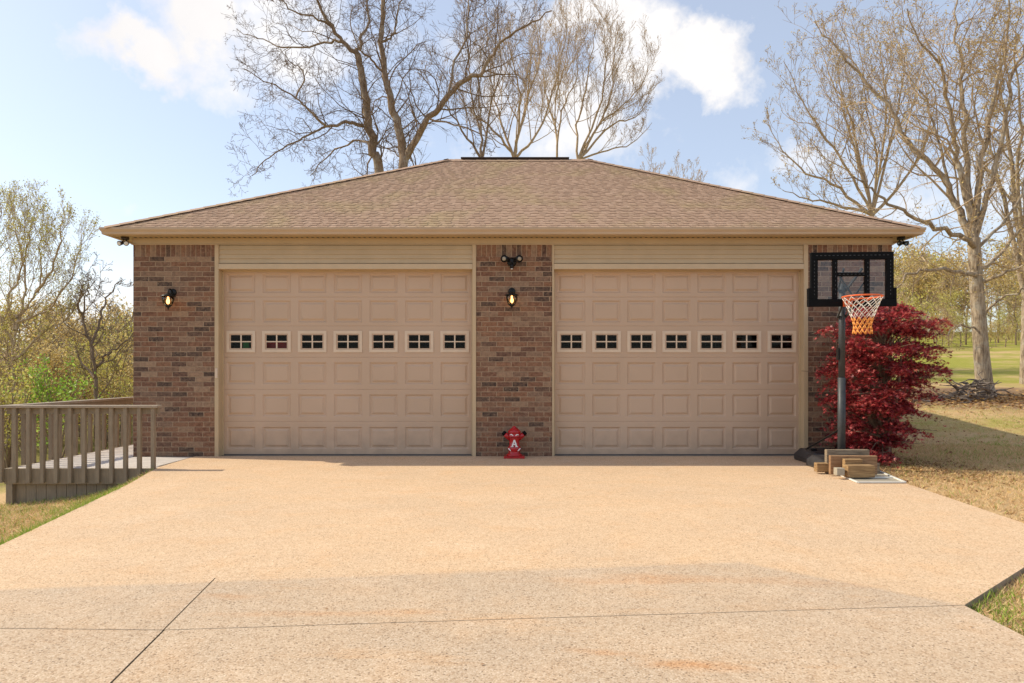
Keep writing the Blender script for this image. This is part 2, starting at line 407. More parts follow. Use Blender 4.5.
        if smooth and bevel == 0: pass
        if label: o['label'] = label
        return o
def parent_world(p):
    v = Vector((0,0,0))
    while p: v += p.location; p = p.parent
    return v

def np_mesh(name, V, F, mi, mats, parent=None, smooth=False):
    """V (n,3), F list of arrays of equal-size faces"""
    o0 = np.array(parent_world(parent))
    me = bpy.data.meshes.new(name)
    V = V - o0
    me.vertices.add(len(V)); me.vertices.foreach_set('co', V.astype(np.float32).ravel())
    loops = np.concatenate([f.ravel() for f in F]); tot = np.concatenate([np.full(len(f), f.shape[1]) for f in F])
    start = np.concatenate([[0], np.cumsum(tot)[:-1]])
    me.loops.add(len(loops)); me.loops.foreach_set('vertex_index', loops.astype(np.int32))
    me.polygons.add(len(tot)); me.polygons.foreach_set('loop_start', start.astype(np.int32))
    me.polygons.foreach_set('material_index', np.asarray(mi, np.int32))
    me.polygons.foreach_set('use_smooth', np.full(len(tot), smooth))
    for m in mats: me.materials.append(m)
    me.update(calc_edges=True)
    o = bpy.data.objects.new(name, me); COL.objects.link(o)
    if parent: o.parent = parent
    return o

# ------------------------------------------------------------------ terrain
def sstep(a, b, x):
    t = np.clip((x-a)/(b-a), 0, 1); return t*t*(3-2*t)
def terrain(x, y):
    x = np.asarray(x, float); y = np.asarray(y, float)
    z = np.full(np.broadcast(x, y).shape, -.105)
    # right: level by the drive, then climbing away
    right = sstep(3.8, 5.0, x)*sstep(5.6, 6.6, y)
    z = z + right*.098
    z = z + sstep(3., 8., x)*(.098*np.clip(y-13., 0, 55)*sstep(12., 17., y) - .0*x)
    z = z + sstep(2.6, 2.8, x)*sstep(6.2, 5.2, y)*.055 - sstep(3.2, 6, x)*sstep(6, 3, y)*.10
    # left: falling to the wooded hollow
    t = np.clip(-4.5-x, 0, 60)
    edge = sstep(-5.2, -4.2, x)*0
    fall = .11*t + .075*np.clip(t-1.2, 0, 10) + .10*np.clip(t-6, 0, 14)
    ed = np.interp(y, [4.4, 5.45, 8.4, 9.9, 11], [-3.65, -4.08, -4.72, -5.13, -5.2])
    tt = np.clip(ed-.02-x, 0, 12)
    z = z + sstep(-3.2, -3.8, x)*.085
    z = z - .40*(1-np.exp(-tt/.6)) - .06*tt - .13*np.clip(tt-3, 0, 9)
    z = z + sstep(24, 60, y)*sstep(-6, -20, x)*.8
    z = z + .04*np.sin(x*.9+1)*np.sin(y*.7)*sstep(6.5, 9, np.abs(x))
    return z
def make_ground():
    xs = np.unique(np.concatenate([np.arange(-14, 16, .4), np.linspace(-160, -14, 60), np.linspace(16, 200, 70), [-4.6, -4.1, 2.6, 2.9, 5.1, 4.6]]))
    ys = np.unique(np.concatenate([np.arange(-3, 26, .4), np.linspace(26, 260, 80), np.linspace(-40, -3, 12)]))
    X, Y = np.meshgrid(xs, ys); Z = terrain(X, Y)
    V = np.stack([X, Y, Z], -1).reshape(-1, 3)
    nx, ny = len(xs), len(ys)
    i = (np.arange(ny-1)[:, None]*nx+np.arange(nx-1)[None]).ravel()
    F = np.stack([i, i+1, i+nx+1, i+nx], -1)
    o = np_mesh('ground', V, [F], np.zeros(len(F)), [M['ground']], None, True)
    prop(o, kind='structure')
make_ground()

# ------------------------------------------------------------------ driveway
def inset_poly(pts, g):
    c = Vector((sum(p[0] for p in pts)/len(pts), sum(p[1] for p in pts)/len(pts)))
    out = []
    k = len(pts)
    for i in range(k):
        a, b, d = Vector(pts[i-1]), Vector(pts[i]), Vector(pts[(i+1) % k])
        e1, e2 = (b-a).normalized(), (d-b).normalized()
        n1, n2 = Vector((-e1.y, e1.x)), Vector((-e2.y, e2.x))
        bis = (n1+n2); bis = bis/max(.3, bis.dot(n1)) if bis.length > 1e-6 else n1
        out.append(tuple(b+bis*g))
    return out
mb = MB()
TH = -.16
pad = [(-5.19, 11.19), (-5.13, 9.9), (-4.72, 8.4), (-4.08, 5.45), (-3.62, 4.44), (-1.985, 4.575), (0, 4.76), (1.60, 5.01), (2.30, 4.40), (2.68, 4.045), (3.6, 4.81), (4.5, 5.62), (4.68, 6.28), (4.88, 8.4), (5.10, 9.57), (5.3, 11.1), (5.3, 11.19)]
ap1 = [(-3.62, 4.44), (-3.4, 3.70), (-1.868, 3.655), (-1.991, 4.575)]
ap2 = [(-1.985, 4.575), (-1.862, 3.655), (0, 3.82), (2.68, 4.045), (2.30, 4.40), (1.60, 5.01), (0, 4.76)]
ap3 = [(-3.4, 3.70), (-3.2, -6), (-1.05, -6), (-1.78, 3.03), (-1.862, 3.655)]
ap4 = [(-1.862, 3.655), (-1.78, 3.03), (-1.05, -6), (3.0, -6), (2.68, 3.58), (2.68, 4.045), (0, 3.82)]
for poly, m, g in ((pad, 0, .0008), (ap1, 1, .0012), (ap2, 1, .0012), (ap3, 1, .0055), (ap4, 1, .0055)):
    # polygons run counter-clockwise as seen from above or are turned that way
    A = sum(poly[i-1][0]*poly[i][1]-poly[i][0]*poly[i-1][1] for i in range(len(poly)))
    if A < 0: poly = poly[::-1]
    mb.prism(inset_poly(poly, g), TH, 0., m, 2)
mb.prism([(-3.3, -5.9), (2.6, -5.9), (2.4, 4.3), (1.5, 4.9), (-3.3, 4.6)], TH-.02, -.03, 2)
o = mb.build('driveway', [M['pad'], M['apron'], M['concrete']]); prop(o, kind='structure')

# ------------------------------------------------------------------ garage
X0, X1, Y0, Y1 = -6.21, 6.23, 11.2, 17.9
garage = empty('garage', (0, 11.2, 0), 'brown brick two-bay garage with hip roof and tan doors at the top of the drive', 'garage')
TOPW = 3.572
def brick_piece(x0, x1, y0, y1, z0=-.35, sold=True, name='brick_wall'):
    mb = MB()
    zs = 3.272
    mb.box(x0, x1, y0, y1, z0, zs if sold else TOPW, 0)
    if sold: mb.box(x0, x1, y0, y1, zs, TOPW, 1)
    return mb.build(name, [M['brick'], M['soldier']], garage)
brick_piece(X0, -4.874, Y0, Y0+.2)
brick_piece(-.587, .656, Y0, Y0+.2)
brick_piece(4.854, X1, Y0, Y0+.2)
brick_piece(X0, X0+.2, Y0+.2, Y1-.2, -2.6)
brick_piece(X1-.2, X1, Y0+.2, Y1-.2)
brick_piece(X0, X1, Y1-.2, Y1, -2.6)
mb = MB(); mb.box(X0+.21, X1-.21, Y0+.02, Y1-.21, -.14, -.006); mb.build('garage_floor', M['concrete'], garage)
mb = MB(); mb.box(X0+.21, X1-.21, Y0+.5, Y1-.21, 3.45, 3.5); mb.build('ceiling', M['inside'], garage)
mb = MB()
for xa, xb in ((-4.87, -.59), (.66, 4.85)): mb.box(xa, xb, Y0+.17, Y0+.26, 3.0, TOPW)
mb.build('header_wall', M['inside'], garage)

def sweep(prof, name, mat, extra=0):
    """a closed profile of (out, z) run round the four sides with mitred corners"""
    mb = MB(); k = len(prof)
    cor = lambda o_: [(X0-o_, Y0-o_), (X1+o_, Y0-o_), (X1+o_, Y1+o_), (X0-o_, Y1+o_)]
    for o_, z in prof:
        for x, y in cor(o_): mb.v.append((x, y, z))
    for i in range(k):
        j = (i+1) % k
        for c in range(4):
            d = (c+1) % 4
            mb.f.append((i*4+c, i*4+d, j*4+d, j*4+c)); mb.m.append(0)
    return mb.build(name, mat, garage)
SO = 3.577
sweep([(.0, 3.465), (.022, 3.465), (.022, 3.48), (.014, 3.485), (.014, SO-.003), (.0, SO-.003)], 'frieze', M['trim'])
# soffit with its row of vent slots
sweep([(.232, SO-.012), (.252, SO-.012), (.252, SO+.105), (.232, SO+.105)], 'fascia', M['trim'])
sweep([(.253, SO-.006), (.315, SO-.006), (.325, SO+.004), (.328, SO+.035), (.345, SO+.058), (.352, SO+.075), (.352, SO+.103), (.340, SO+.106), (.338, SO+.078), (.318, SO+.052), (.310, SO+.010), (.265, SO+.008), (.265, SO+.100), (.253, SO+.100)], 'gutter', M['gutter'])
mb = MB()
for y_a, y_b, z_ in ((Y0-.232, Y0, SO),):
    for (a, b, c, d) in ((X0-.232, X1+.232, Y0-.232, Y0-.001), (X0-.232, X1+.232, Y1+.001, Y1+.232), (X0-.232, X0-.001, Y0, Y1), (X1+.001, X1+.232, Y0, Y1)):
        mb.box(a, b, c, d, SO, SO+.012)
x = X0+.05
while x < X1-.05:
    mb.box(x, x+.035, Y0-.075, Y0-.045, SO-.006, SO-.0005, 1); x += .085
mb.build('soffit', [M['soffit'], M['rubber']], garage)
# roof: courses of shingles on four slopes, each course lapped over the one below
EO, EZ = .30, 3.685
RYm = (Y0+Y1)/2; RZ = CAMZ+212*RYm/FPX
rx0, rx1 = W(447, 160, RYm)[0], W(589, 160, RYm)[0]
eav = [(X0-EO, Y0-EO), (X1+EO, Y0-EO), (X1+EO, Y1+EO), (X0-EO, Y1+EO)]
rid = [(rx0, RYm), (rx1, RYm), (rx1, RYm), (rx0, RYm)]
def roofpt(c, t, dz=0):
    return Vector((eav[c][0]+(rid[c][0]-eav[c][0])*t, eav[c][1]+(rid[c][1]-eav[c][1])*t, EZ+(RZ-EZ)*t+dz))
N = 50
mb = MB(); uvs = []
rr = random.Random(3)
for side in range(4):
    a, b = side, (side+1) % 4
    vs = [roofpt(a, 0, -.004), roofpt(b, 0, -.004), roofpt(b, 1, -.004), roofpt(a, 1, -.004)]; mb.quad(*[tuple(v) for v in vs]); uvs += [(v.x, .5+side*100) for v in vs]
    ed = (roofpt(b, 0)-roofpt(a, 0)).normalized()
    for i in range(N):
        t0, t1 = i/N, (i+1)/N
        p, q = roofpt(a, t0), roofpt(b, t0); r, s_ = roofpt(b, min(1, t1+.2/N)), roofpt(a, min(1, t1+.2/N))
        Lc = (q-p).length; u = 0.; hi = rr.random() < .5
        Z = Vector((0, 0, 1))
        while u < Lc-1e-4:
            w = rr.uniform(.07, .17); w = Lc-u if u+w > Lc-.08 else w
            f0, f1 = u/Lc, (u+w)/Lc; dz = Z*(.0155 if hi else .009)
            a0, a1 = p.lerp(q, f0), p.lerp(q, f1); b1, b0 = s_.lerp(r, f1), s_.lerp(r, f0)
            vs = [a0+dz, a1+dz, b1, b0]; mb.quad(*[tuple(v) for v in vs]); uvs += [(v.dot(ed)+50, i+.5+side*100) for v in vs]
            vs = [a0-Z*.003, a1-Z*.003, a1+dz, a0+dz]; mb.quad(*[tuple(v) for v in vs]); uvs += [(v.dot(ed)+50, i+.5+side*100) for v in vs]
            u += w; hi = not hi
roof = mb.build('roof', M['shingle'], garage)
ul = roof.data.uv_layers.new(name='UVMap'); ul.data.foreach_set('uv', np.array(uvs, np.float32).ravel())
# hip caps and ridge
mb = MB(); uvs = []
def cap_run(a, b, n, w=.13, drop=.05):
    a, b = Vector(a), Vector(b); d = (b-a)/n; dn = d.normalized(); sx = dn.cross(Vector((0,0,1))).normalized()
    for i in range(n):
        p = a+d*i; q = p+d*1.15
        top = Vector((0,0,.013)); top2 = Vector((0,0,.006)); dr = Vector((0,0,-drop))
        for s_ in (-1, 1):
            vs = [p+top, p+sx*w*s_+top+dr, q+sx*w*s_+top2+dr, q+top2]
            if s_ > 0: vs = vs[::-1]
            mb.quad(*[tuple(v) for v in vs]); uvs.extend([(i*.31, i+.5)]*4)
            vs = [p+top, p+sx*w*s_+top+dr, p+sx*w*s_+dr, p]
            mb.quad(*[tuple(v) for v in vs]); uvs.extend([(i*.31, i+.5)]*4)
for c in range(4): cap_run(roofpt(c, 0, .01), roofpt(c, 1, .01), 30)
cap_run((rx0-.05, RYm, RZ+.01), (rx1+.05, RYm, RZ+.01), 14, .14, .083)
cap = mb.build('hip_cap', M['shingle'], roof)
ul = cap.data.uv_layers.new(name='UVMap'); ul.data.foreach_set('uv', np.array(uvs, np.float32).ravel())
mb = MB(); vx0, vx1 = W(461, 160, RYm)[0], W(569, 160, RYm)[0]
mb.prism([(vx0, RYm-.06), (vx1, RYm-.06), (vx1, RYm+.06), (vx0, RYm+.06)], RZ+.018, RZ+.046)
mb.build('ridge_vent', plain('dark_ridge_vent', (.05, .03, .02), .8, .2), roof)

# opening trim, siding above the doors
def opening(xa, xb, dxa, dxb):
    """xa..xb brick to brick, dxa..dxb the door leaf"""
    for x0_, x1_, x_, s_ in ((xa+.002, dxa-.006, dxa-.006, 1), (dxb+.006, xb-.002, dxb+.006, -1)):
        mb = MB(); mb.box(x0_, x1_, Y0-.016, Y0+.17, -.005, 3.463)        # proud of the brick
        a, b = sorted((x_-s_*.001, x_+s_*.022)); mb.box(a, b, Y0+.125, Y0+.152, -.003, 3.05)
        mb.build('door_jamb', M['trim'], garage, bevel=.004)
    mb = MB(); mb.box(dxa-.005, dxb+.005, Y0-.020, Y0+.16, 3.065, 3.155); mb.build('door_header', plain('pale_header_trim', (.55, .42, .27), .5, .05), garage, bevel=.006)
    mb = MB()
    z = 3.162; n = 4; h = (3.462-z)/n
    for i in range(n):
        za, zb = z+i*h, z+(i+1)*h
        yb, yt = Y0-.002, Y0+.016
        # a clapboard that leans out at its foot with a shadow lip below
        mb.quad((dxa-.005, yb, za+.004), (dxb+.005, yb, za+.004), (dxb+.005, yt, zb), (dxa-.005, yt, zb))
        mb.quad((dxa-.005, yt, za), (dxb+.005, yt, za), (dxb+.005, yb, za+.004), (dxa-.005, yb, za+.004))
    mb.box(dxa-.005, dxb+.005, Y0+.02, Y0+.16, 3.162, 3.462)
    mb.build('siding', M['siding'], garage)
    mb = MB(); mb.box(dxa-.004, dxb+.004, Y0+.125, Y0+.150, 3.044, 3.0645); mb.build('weather_strip', M['trim'], garage)
opening(-4.874, -.587, -4.800, -.655)
opening(.656, 4.854, .695, 4.775)

ZB = [.012, .557, 1.09, 1.624, 2.145, 2.626, 3.085]
DY = Y0+.155
def garage_door(xa, xb, dz=0):
    mb = MB(); n = 7; cw = (xb-xa)/n
    def ring(r0, y0, r1, y1):
        (a, b, c, d), (e, f, g, h) = r0, r1
        mb.quad((a, y0, c), (b, y0, c), (f, y1, g), (e, y1, g)); mb.quad((b, y0, c), (b, y0, d), (f, y1, h), (f, y1, g))
        mb.quad((b, y0, d), (a, y0, d), (e, y1, h), (f, y1, h)); mb.quad((a, y0, d), (a, y0, c), (e, y1, g), (e, y1, h))
    wins = []
    for r in range(6):
        z0, z1 = ZB[r], ZB[r+1]
        zc = (z0+z1)/2
        for c in range(n):
            x0 = xa+c*cw; x1 = x0+cw; xc = (x0+x1)/2
            full = (x0, x1, z0, z1); lip = (x0, x1, z0+.006, z1-.006)
            ring(full, DY+.005, lip, DY)
            if r == 3:
                hole = (xc-.205, xc+.205, zc-.145, zc+.145)
                ring(lip, DY, hole, DY); ring(hole, DY, hole, DY+.03); wins.append((xc, zc)); continue
            w, h = .235, (.182 if r < 5 else .160)
            def rc(k): return (xc-w+k, xc+w-k, zc-h+k, zc+h-k)
            ring(lip, DY, rc(0), DY); ring(rc(0), DY, rc(.020), DY+.017); ring(rc(.020), DY+.017, rc(.036), DY+.017)
            ring(rc(.036), DY+.017, rc(.066), DY+.001)
            a, b, c_, d = rc(.066); mb.quad((a, DY+.001, c_), (b, DY+.001, c_), (b, DY+.001, d), (a, DY+.001, d))
    # the back of the leaf, split round the window row
    for za, zb in ((ZB[0], ZB[3]+.1), (ZB[4]-.1, ZB[6])): mb.box(xa, xb, DY+.034, DY+.045, za, zb)
    door = mb.build('garage_door', M['door'], garage)
    s_ = MB(); s_.box(xa, xb, DY+.004, DY+.034, -.004, .011); s_.build('bottom_seal', M['rubber'], door)
    for xc, zc in wins:
        wb = MB(); W2, H2 = .238, .178
        wi, hi = .192, .132
        for (a, b, c, d) in ((xc-W2, xc+W2, zc+hi, zc+H2), (xc-W2, xc+W2, zc-H2, zc-hi), (xc-W2, xc-wi, zc-hi, zc+hi), (xc+wi, xc+W2, zc-hi, zc+hi)):
            wb.box(a, b, DY-.014, DY+.012, c, d, 0)
        wi2, hi2 = wi-.022, hi-.022
        for (a, b, c, d) in ((xc-wi, xc+wi, zc+hi2, zc+hi), (xc-wi, xc+wi, zc-hi, zc-hi2), (xc-wi, xc-wi2, zc-hi2, zc+hi2), (xc+wi2, xc+wi, zc-hi2, zc+hi2)):
            wb.box(a, b, DY-.004, DY+.012, c, d, 1)
        wb.box(xc-.011, xc+.011, DY-.004, DY+.008, zc-hi2, zc+hi2, 0)
        wb.box(xc-wi2, xc-.0112, DY-.0035, DY+.0075, zc-.009, zc+.009, 0); wb.box(xc+.0112, xc+wi2, DY-.0035, DY+.0075, zc-.009, zc+.009, 0)
        w_ = wb.build('door_window', [M['winframe'], M['door'], M['pane']], door)
        w_.data.from_pydata if False else None
        pb = MB(); pb.quad((xc-wi2, DY+.010, zc-hi2), (xc+wi2, DY+.010, zc-hi2), (xc+wi2, DY+.010, zc+hi2), (xc-wi2, DY+.010, zc+hi2))
        # the glass belongs to the window's own mesh
        off = len(wb.v); me = w_.data
        wb2 = MB(); wb2.v = wb.v+pb.v; wb2.f = wb.f+[tuple(off+i for i in pb.f[0])]; wb2.m = wb.m+[2]
        nm = wb2.build('door_window', [M['winframe'], M['door'], M['pane']], door)
        bpy.data.objects.remove(w_); nm.name = 'door_window'
    return door
garage_door(-4.800, -.655)
garage_door(.695, 4.775)
# lock handle plate on the left jamb
mb = MB(); mb.box(-4.862, -4.818, Y0-.026, Y0-.0165, 1.28, 1.44); mb.build('jamb_keypad', M['winframe'], garage, bevel=.004)
# things standing inside, seen through two of the panes
cab = empty('tool_cabinet', (-3.92, 11.62, 0), 'red cabinet seen dimly behind the second window of the left garage door', 'cabinet')
mb = MB(); mb.box(-4.18, -3.72, 11.46, 11.8, .05, 1.90); mb.build('cabinet_body', M['redbox'], cab, bevel=.01)
for zz in (.5, 1.0, 1.5):
    mb = MB(); mb.box(-4.14, -3.76, 11.445, 11.458, zz-.2, zz+.2); mb.build('drawer', M['redbox'], cab)
can = empty('storage_bin', (-4.42, 11.62, 0), 'green bin glimpsed behind the first window of the left garage door', 'bin')
mb = MB(); mb.box(-4.52, -4.42, 11.48, 11.75, .9, 1.88); mb.box(-4.54, -4.40, 11.47, 11.77, .86, .9); mb.box(-4.5, -4.44, 11.5, 11.72, 0, .86); mb.build('bin_body', M['greenbox'], can)

# ------------------------------------------------------------------ wall lanterns and floodlights
def lantern(px, py, label):
    x, _, zt = W(px, py, 11.2)     # mount plate centre
    t = empty('wall_lantern', (x, Y0, zt), label, 'wall lamp', 'lit carriage lanterns on the garage brick')
    mb = MB()
    mb.tube([(x, Y0-.001, zt), (x, Y0-.018, zt), (x, Y0-.03, zt)], [.062, .060, .045], 16)
    mb.build('mount_plate', M['blackmetal'], t, True)
    mb = MB(); pts = []
    for k in range(9):
        a = math.pi*(k/8); pts.append((x, Y0-.03-.065*(1-math.cos(a))/1.0, zt-.01+.055*math.sin(a)))
    pts.append((x, Y0-.16, zt-.04)); mb.tube(pts, .011, 8); mb.build('arm', M['blackmetal'], t, True)
    c = (x, Y0-.16, zt)
    mb = MB(); mb.lathe(c, [(.112, -.085), (.114, -.078), (.085, -.062), (.048, -.05), (.03, -.034), (.012, -.026)], 20)
    mb.build('lamp_cap', M['blackmetal'], t, True)
    mb = MB(); mb.lathe(c, [(.052, -.222), (.070, -.19), (.083, -.15), (.088, -.11), (.080, -.087)], 20)
    mb.build('lamp_globe', M['lampglass'], t, True)
    mb = MB()
    for k in range(6):
        a = k*math.pi/3+.3
        mb.tube([(c[0]+r*math.cos(a), c[1]+r*math.sin(a), c[2]+z) for r, z in ((.056, -.224), (.074, -.19), (.087, -.15), (.092, -.11), (.086, -.086))], .0035, 5)
    mb.lathe(c, [(.006, -.295), (.014, -.285), (.008, -.270), (.03, -.255), (.058, -.232), (.058, -.222)], 16)
    mb.build('lamp_cage', M['blackmetal'], t, True)
    mb = MB(); mb.lathe(c, [(.012, -.205), (.026, -.185), (.029, -.155), (.016, -.125), (.013, -.088)], 12)
    mb.build('bulb', M['bulb'], t, True)
    return t
lantern(173, 292.5, 'black lantern with glowing bulb on the brick left of the left door')
lantern(511.8, 291.5, 'black lantern with glowing bulb on the centre brick pillar between the doors')

x, _, z = W(511.8, 262.5, 11.2)
t = empty('floodlight', (x, Y0, z), 'black twin-head motion floodlight high on the centre brick pillar', 'floodlight')
mb = MB(); mb.tube([(x, Y0-.001, z), (x, Y0-.03, z), (x, Y0-.04, z)], [.075, .072, .05], 18); mb.build('mount_plate', M['blackmetal'], t, True)
for s_ in (-1, 1):
    mb = MB(); mb.tube([(x+s_*.03, Y0-.035, z+.01), (x+s_*.06, Y0-.06, z+.035)], .012, 8)
    mb.tube([(x+s_*.055, Y0-.03, z+.05), (x+s_*.085, Y0-.08, z+.045), (x+s_*.12, Y0-.16, z+.035), (x+s_*.125, Y0-.175, z+.033)], [.03, .045, .058, .060], 14)
    h = mb.build('lamp_head', M['blackmetal'], t, True)
    mb = MB(); mb.tube([(x+s_*.126, Y0-.1755, z+.0328), (x+s_*.129, Y0-.185, z+.032)], [.034, .028], 14); mb.build('lens', M['screen'], h, True)
mb = MB(); mb.tube([(x, Y0-.035, z-.01), (x, Y0-.06, z-.045)], .014, 8); mb.lathe((x, Y0-.075, z), [(.012, -.118), (.028, -.11), (.035, -.08), (.034, -.05), (.02, -.036)], 14); s0 = mb.build('motion_sensor', M['blackmetal'], t, True)
mb = MB(); mb.lathe((x, Y0-.085, z), [(.01, -.128), (.018, -.122), (.02, -.112)], 12); mb.build('sensor_eye', M['white'], s0, True)

for px, py, lab, s_ in ((125, 238, 'small bronze twin floodlight under the left end of the eave', -1), (901, 237.5, 'small black twin floodlight under the right end of the eave', 1)):
    y = 11.12; x, _, _ = W(px, py, y); z = SO-.001
    t = empty('floodlight', (x, y, z), lab, 'floodlight', 'floodlights under the eave corners')
    mt = M['blackmetal'] if s_ > 0 else plain('bronze_fixture', (.06, .042, .03), .45, .2, 20, .3)
    mb = MB(); mb.lathe((x, y, z), [(.055, -.045), (.062, -.035), (.062, 0)], 16); mb.build('mount_plate', mt, t, True)
    for k in (-1, 1):
        mb = MB(); mb.tube([(x+k*.02, y, z-.04), (x+k*.035, y-.01, z-.075)], .010, 6)
        mb.tube([(x+k*.03, y+.03, z-.085), (x+k*.045, y-.02, z-.10), (x+k*.058, y-.07, z-.115)], [.02, .032, .042], 12)
        h = mb.build('lamp_head', mt, t, True)
        mb = MB(); mb.tube([(x+k*.0585, y-.072, z-.1155), (x+k*.0595, y-.077, z-.1165)], [.034, .028], 12); mb.build('lens', M['pane'] if s_ > 0 else M['white'], h, True)

# ------------------------------------------------------------------ deck
DX0, DFY = -7.23, 9.82
deck = empty('deck', (-6.2, 9.82, 0), 'olive-brown wooden deck with pale floorboards and picket railing beside the garage', 'deck')
mb = MB()
# boards run along the front
y = DFY+.02; k = 0
while y < 24:
    yb = y+.138
    if yb < 11.15:
        xr = -5.19 if y > 9.9 else -5.12
        mb.box(DX0+.02, xr-.02+ (0 if y > 9.9 else 0), y, yb, -.035, -.004)
    else: mb.box(DX0+.02, X0-.01, y, yb, -.035, -.004)
    y += .144
mb.build('deck_floor', M['deckfloor'], deck)
mb = MB()
mb.box(DX0, -4.95, DFY-.045, DFY-.005, -.225, -.002)
mb.box(DX0-.04, DX0-.001, DFY-.045, 24, -.225, -.002)
mb.build('rim_joist', M['deckpaint'], deck, bevel=.004)
mb = MB()
x = DX0+.078
while x < -4.75:
    mb.box(x, x+.139, DFY+.03, DFY+.05, -1.2, -.227); x += .146
y = DFY+.1
while y < 23.9:
    mb.box(DX0+.05, DX0+.07, y, y+.138, -1.6, -.227); y += .146
mb.build('skirting', M['deckpaint'], deck)
mb = MB(); mb.box(DX0-.02, DX0+.075, DFY-.04, DFY+.055, -1.3, -.2255); mb.build('corner_post', M['deckpaint'], deck, bevel=.004)
RT = .905
rail = MB()
rail.box(DX0-.09, -5.045, DFY-.115, DFY+.03, RT-.036, RT)
o_fr = rail.build('front_railing', M['deckcap'], deck, bevel=.005)
mb = MB(); mb.box(DX0, -5.06, DFY-.045, DFY-.006, RT-.125, RT-.037); mb.build('rail_beam', M['deckpaint'], o_fr)
nb = 12
for i in range(nb):
    x = -7.315+i*(2.17/(nb-1))
    mb = MB(); mb.box(x, x+.052, DFY-.098, DFY-.046, -.20, RT-.037); mb.build('baluster', M['deckpaint'], o_fr, bevel=.003)
rail = MB(); rail.box(DX0-.075, DX0+.07, DFY+.031, 24, RT-.036, RT); o_sr = rail.build('side_railing', M['deckcap'], deck, bevel=.005)
mb = MB(); mb.box(DX0-.0, DX0+.038, DFY+.032, 24, RT-.125, RT-.037); mb.build('rail_beam', M['deckpaint'], o_sr)
y = DFY+.17
while y < 23.9:
    mb = MB(); mb.box(DX0-.095, DX0-.042, y, y+.052, -.20, RT-.037); mb.build('baluster', M['deckpaint'], o_sr); y += .2

# ------------------------------------------------------------------ basketball hoop
hp = empty('basketball_hoop', (4.64, 9.62, 0), 'portable basketball hoop with black-framed clear backboard in front of the right door edge', 'basketball hoop')
HX, HY = 4.64, 9.62
mb = MB()
# water tank: a low wedge with rounded shoulders, two lobes
def tank(x0, x1, y0, y1, h0, h1):
    n = len(mb.v); i = .07
    lo = [(x0, y0, 0), (x1, y0, 0), (x1, y1, 0), (x0, y1, 0)]
    mid = [(x0-.0, y0, .06), (x1, y0, .06), (x1, y1, .09), (x0, y1, .09)]
    hi = [(x0+i, y0+i, h0), (x1-i, y0+i, h0), (x1-i, y1-i, h1), (x0+i, y1-i, h1)]
    mb.v.extend(lo+mid+hi)
    mb.f.append((n+3, n+2, n+1, n)); mb.m.append(0)
    for L_ in (0, 4):
        for k in range(4):
            j = (k+1) % 4; mb.f.append((n+L_+k, n+L_+j, n+L_+4+j, n+L_+4+k)); mb.m.append(0)
    mb.f.append((n+8, n+9, n+10, n+11)); mb.m.append(0)
tank(4.45, 5.10, 10.12, 10.80, .17, .19)
tank(4.34, 5.04, 9.34, 10.10, .11, .17)
mb.box(4.42, 4.98, 9.98, 10.08, .02, .12)
base = mb.build('base_tank', M['tank'], hp, bevel=.02)
mb = MB(); mb.lathe((4.62, 10.45, .17), [(.045, 0), (.045, .03), (.03, .035)], 12); mb.build('filler_cap', M['black'], base, True)
mb = MB(); mb.tube([(HX, HY, .08), (HX+.004, HY, 1.3)], .052, 16); mb.tube([(HX+.004, HY, 1.3), (HX+.005, HY-.01, 2.62)], .044, 16)
pole = mb.build('pole', M['polegrey'], hp, True)
mb = MB(); mb.tube([(HX-.04, HY, .56), (4.50, 10.45, .20)], .013, 8); mb.build('brace', M['blackmetal'], hp)
mb = MB(); mb.tube([(HX+.04, HY, .56), (4.95, 10.5, .17)], .013, 8); mb.build('brace', M['blackmetal'], hp)
# height adjuster on the back of the pole
mb = MB(); mb.box(HX-.062, HX-.048, HY-.03, HY+.03, 1.55, 1.72); mb.build('height_adjuster', M['blackmetal'], pole)
# backboard, turned a little to the left
BY = 9.22; yaw = R(4); bc = Vector((4.585, BY, 0))
ex = Vector((math.cos(yaw), -math.sin(yaw), 0)); ey = Vector((math.sin(yaw), math.cos(yaw), 0))
kx = BY/FPX
def bz(py): return CAMZ+(HZ-py)*kx
def bxp(px): return (px-851.5)*kx*.972
def bbox(mbb, xa, xb, za, zb, y0, y1, m=0):
    c = bc+ex*((xa+xb)/2)+ey*((y0+y1)/2)+Vector((0, 0, (za+zb)/2))
    mbb.obox(c, ex*(xb-xa)/2, ey*(y1-y0)/2, Vector((0, 0, (zb-za)/2)), m)
bb = empty('backboard', (0, 0, 0), None, None) if False else None
mb = MB(); ZT, ZBt = bz(252.3), bz(306.5)
xl, xr = bxp(810), bxp(892.5)
fw = .093
bbox(mb, xl, xr, ZT-.10, ZT, -.03, .03); 
bbox(mb, xl, xl+fw, ZBt+.1, ZT-.1, -.03, .03); bbox(mb, xr-fw, xr, ZBt+.1, ZT-.1, -.03, .03)
bbox(mb, bxp(807.3), bxp(895.2), ZBt, ZBt+.1, -.038, .035)
bbox(mb, bxp(807.3), xl+.003, ZBt+.1, bz(288), -.034, .034); bbox(mb, xr-.003, bxp(895.2), ZBt+.1, bz(288), -.034, .034)
b1, b2 = bxp(832.2), bxp(836.8); b3, b4 = bxp(864.3), bxp(868.8)
bbox(mb, b1, b2, ZBt+.1, ZT-.1, -.028, .02); bbox(mb, b3, b4, ZBt+.1, ZT-.1, -.028, .02)
bbox(mb, b2, b3, bz(276.3), bz(272.7), -.028, .02)
board = mb.build('backboard_frame', M['black'], hp, bevel=.006)
mb = MB(); bbox(mb, xl+.05, xr-.05, ZBt+.05, ZT-.05, .004, .009); mb.build('backboard_pane', M['acrylic'], board)
mb = MB()
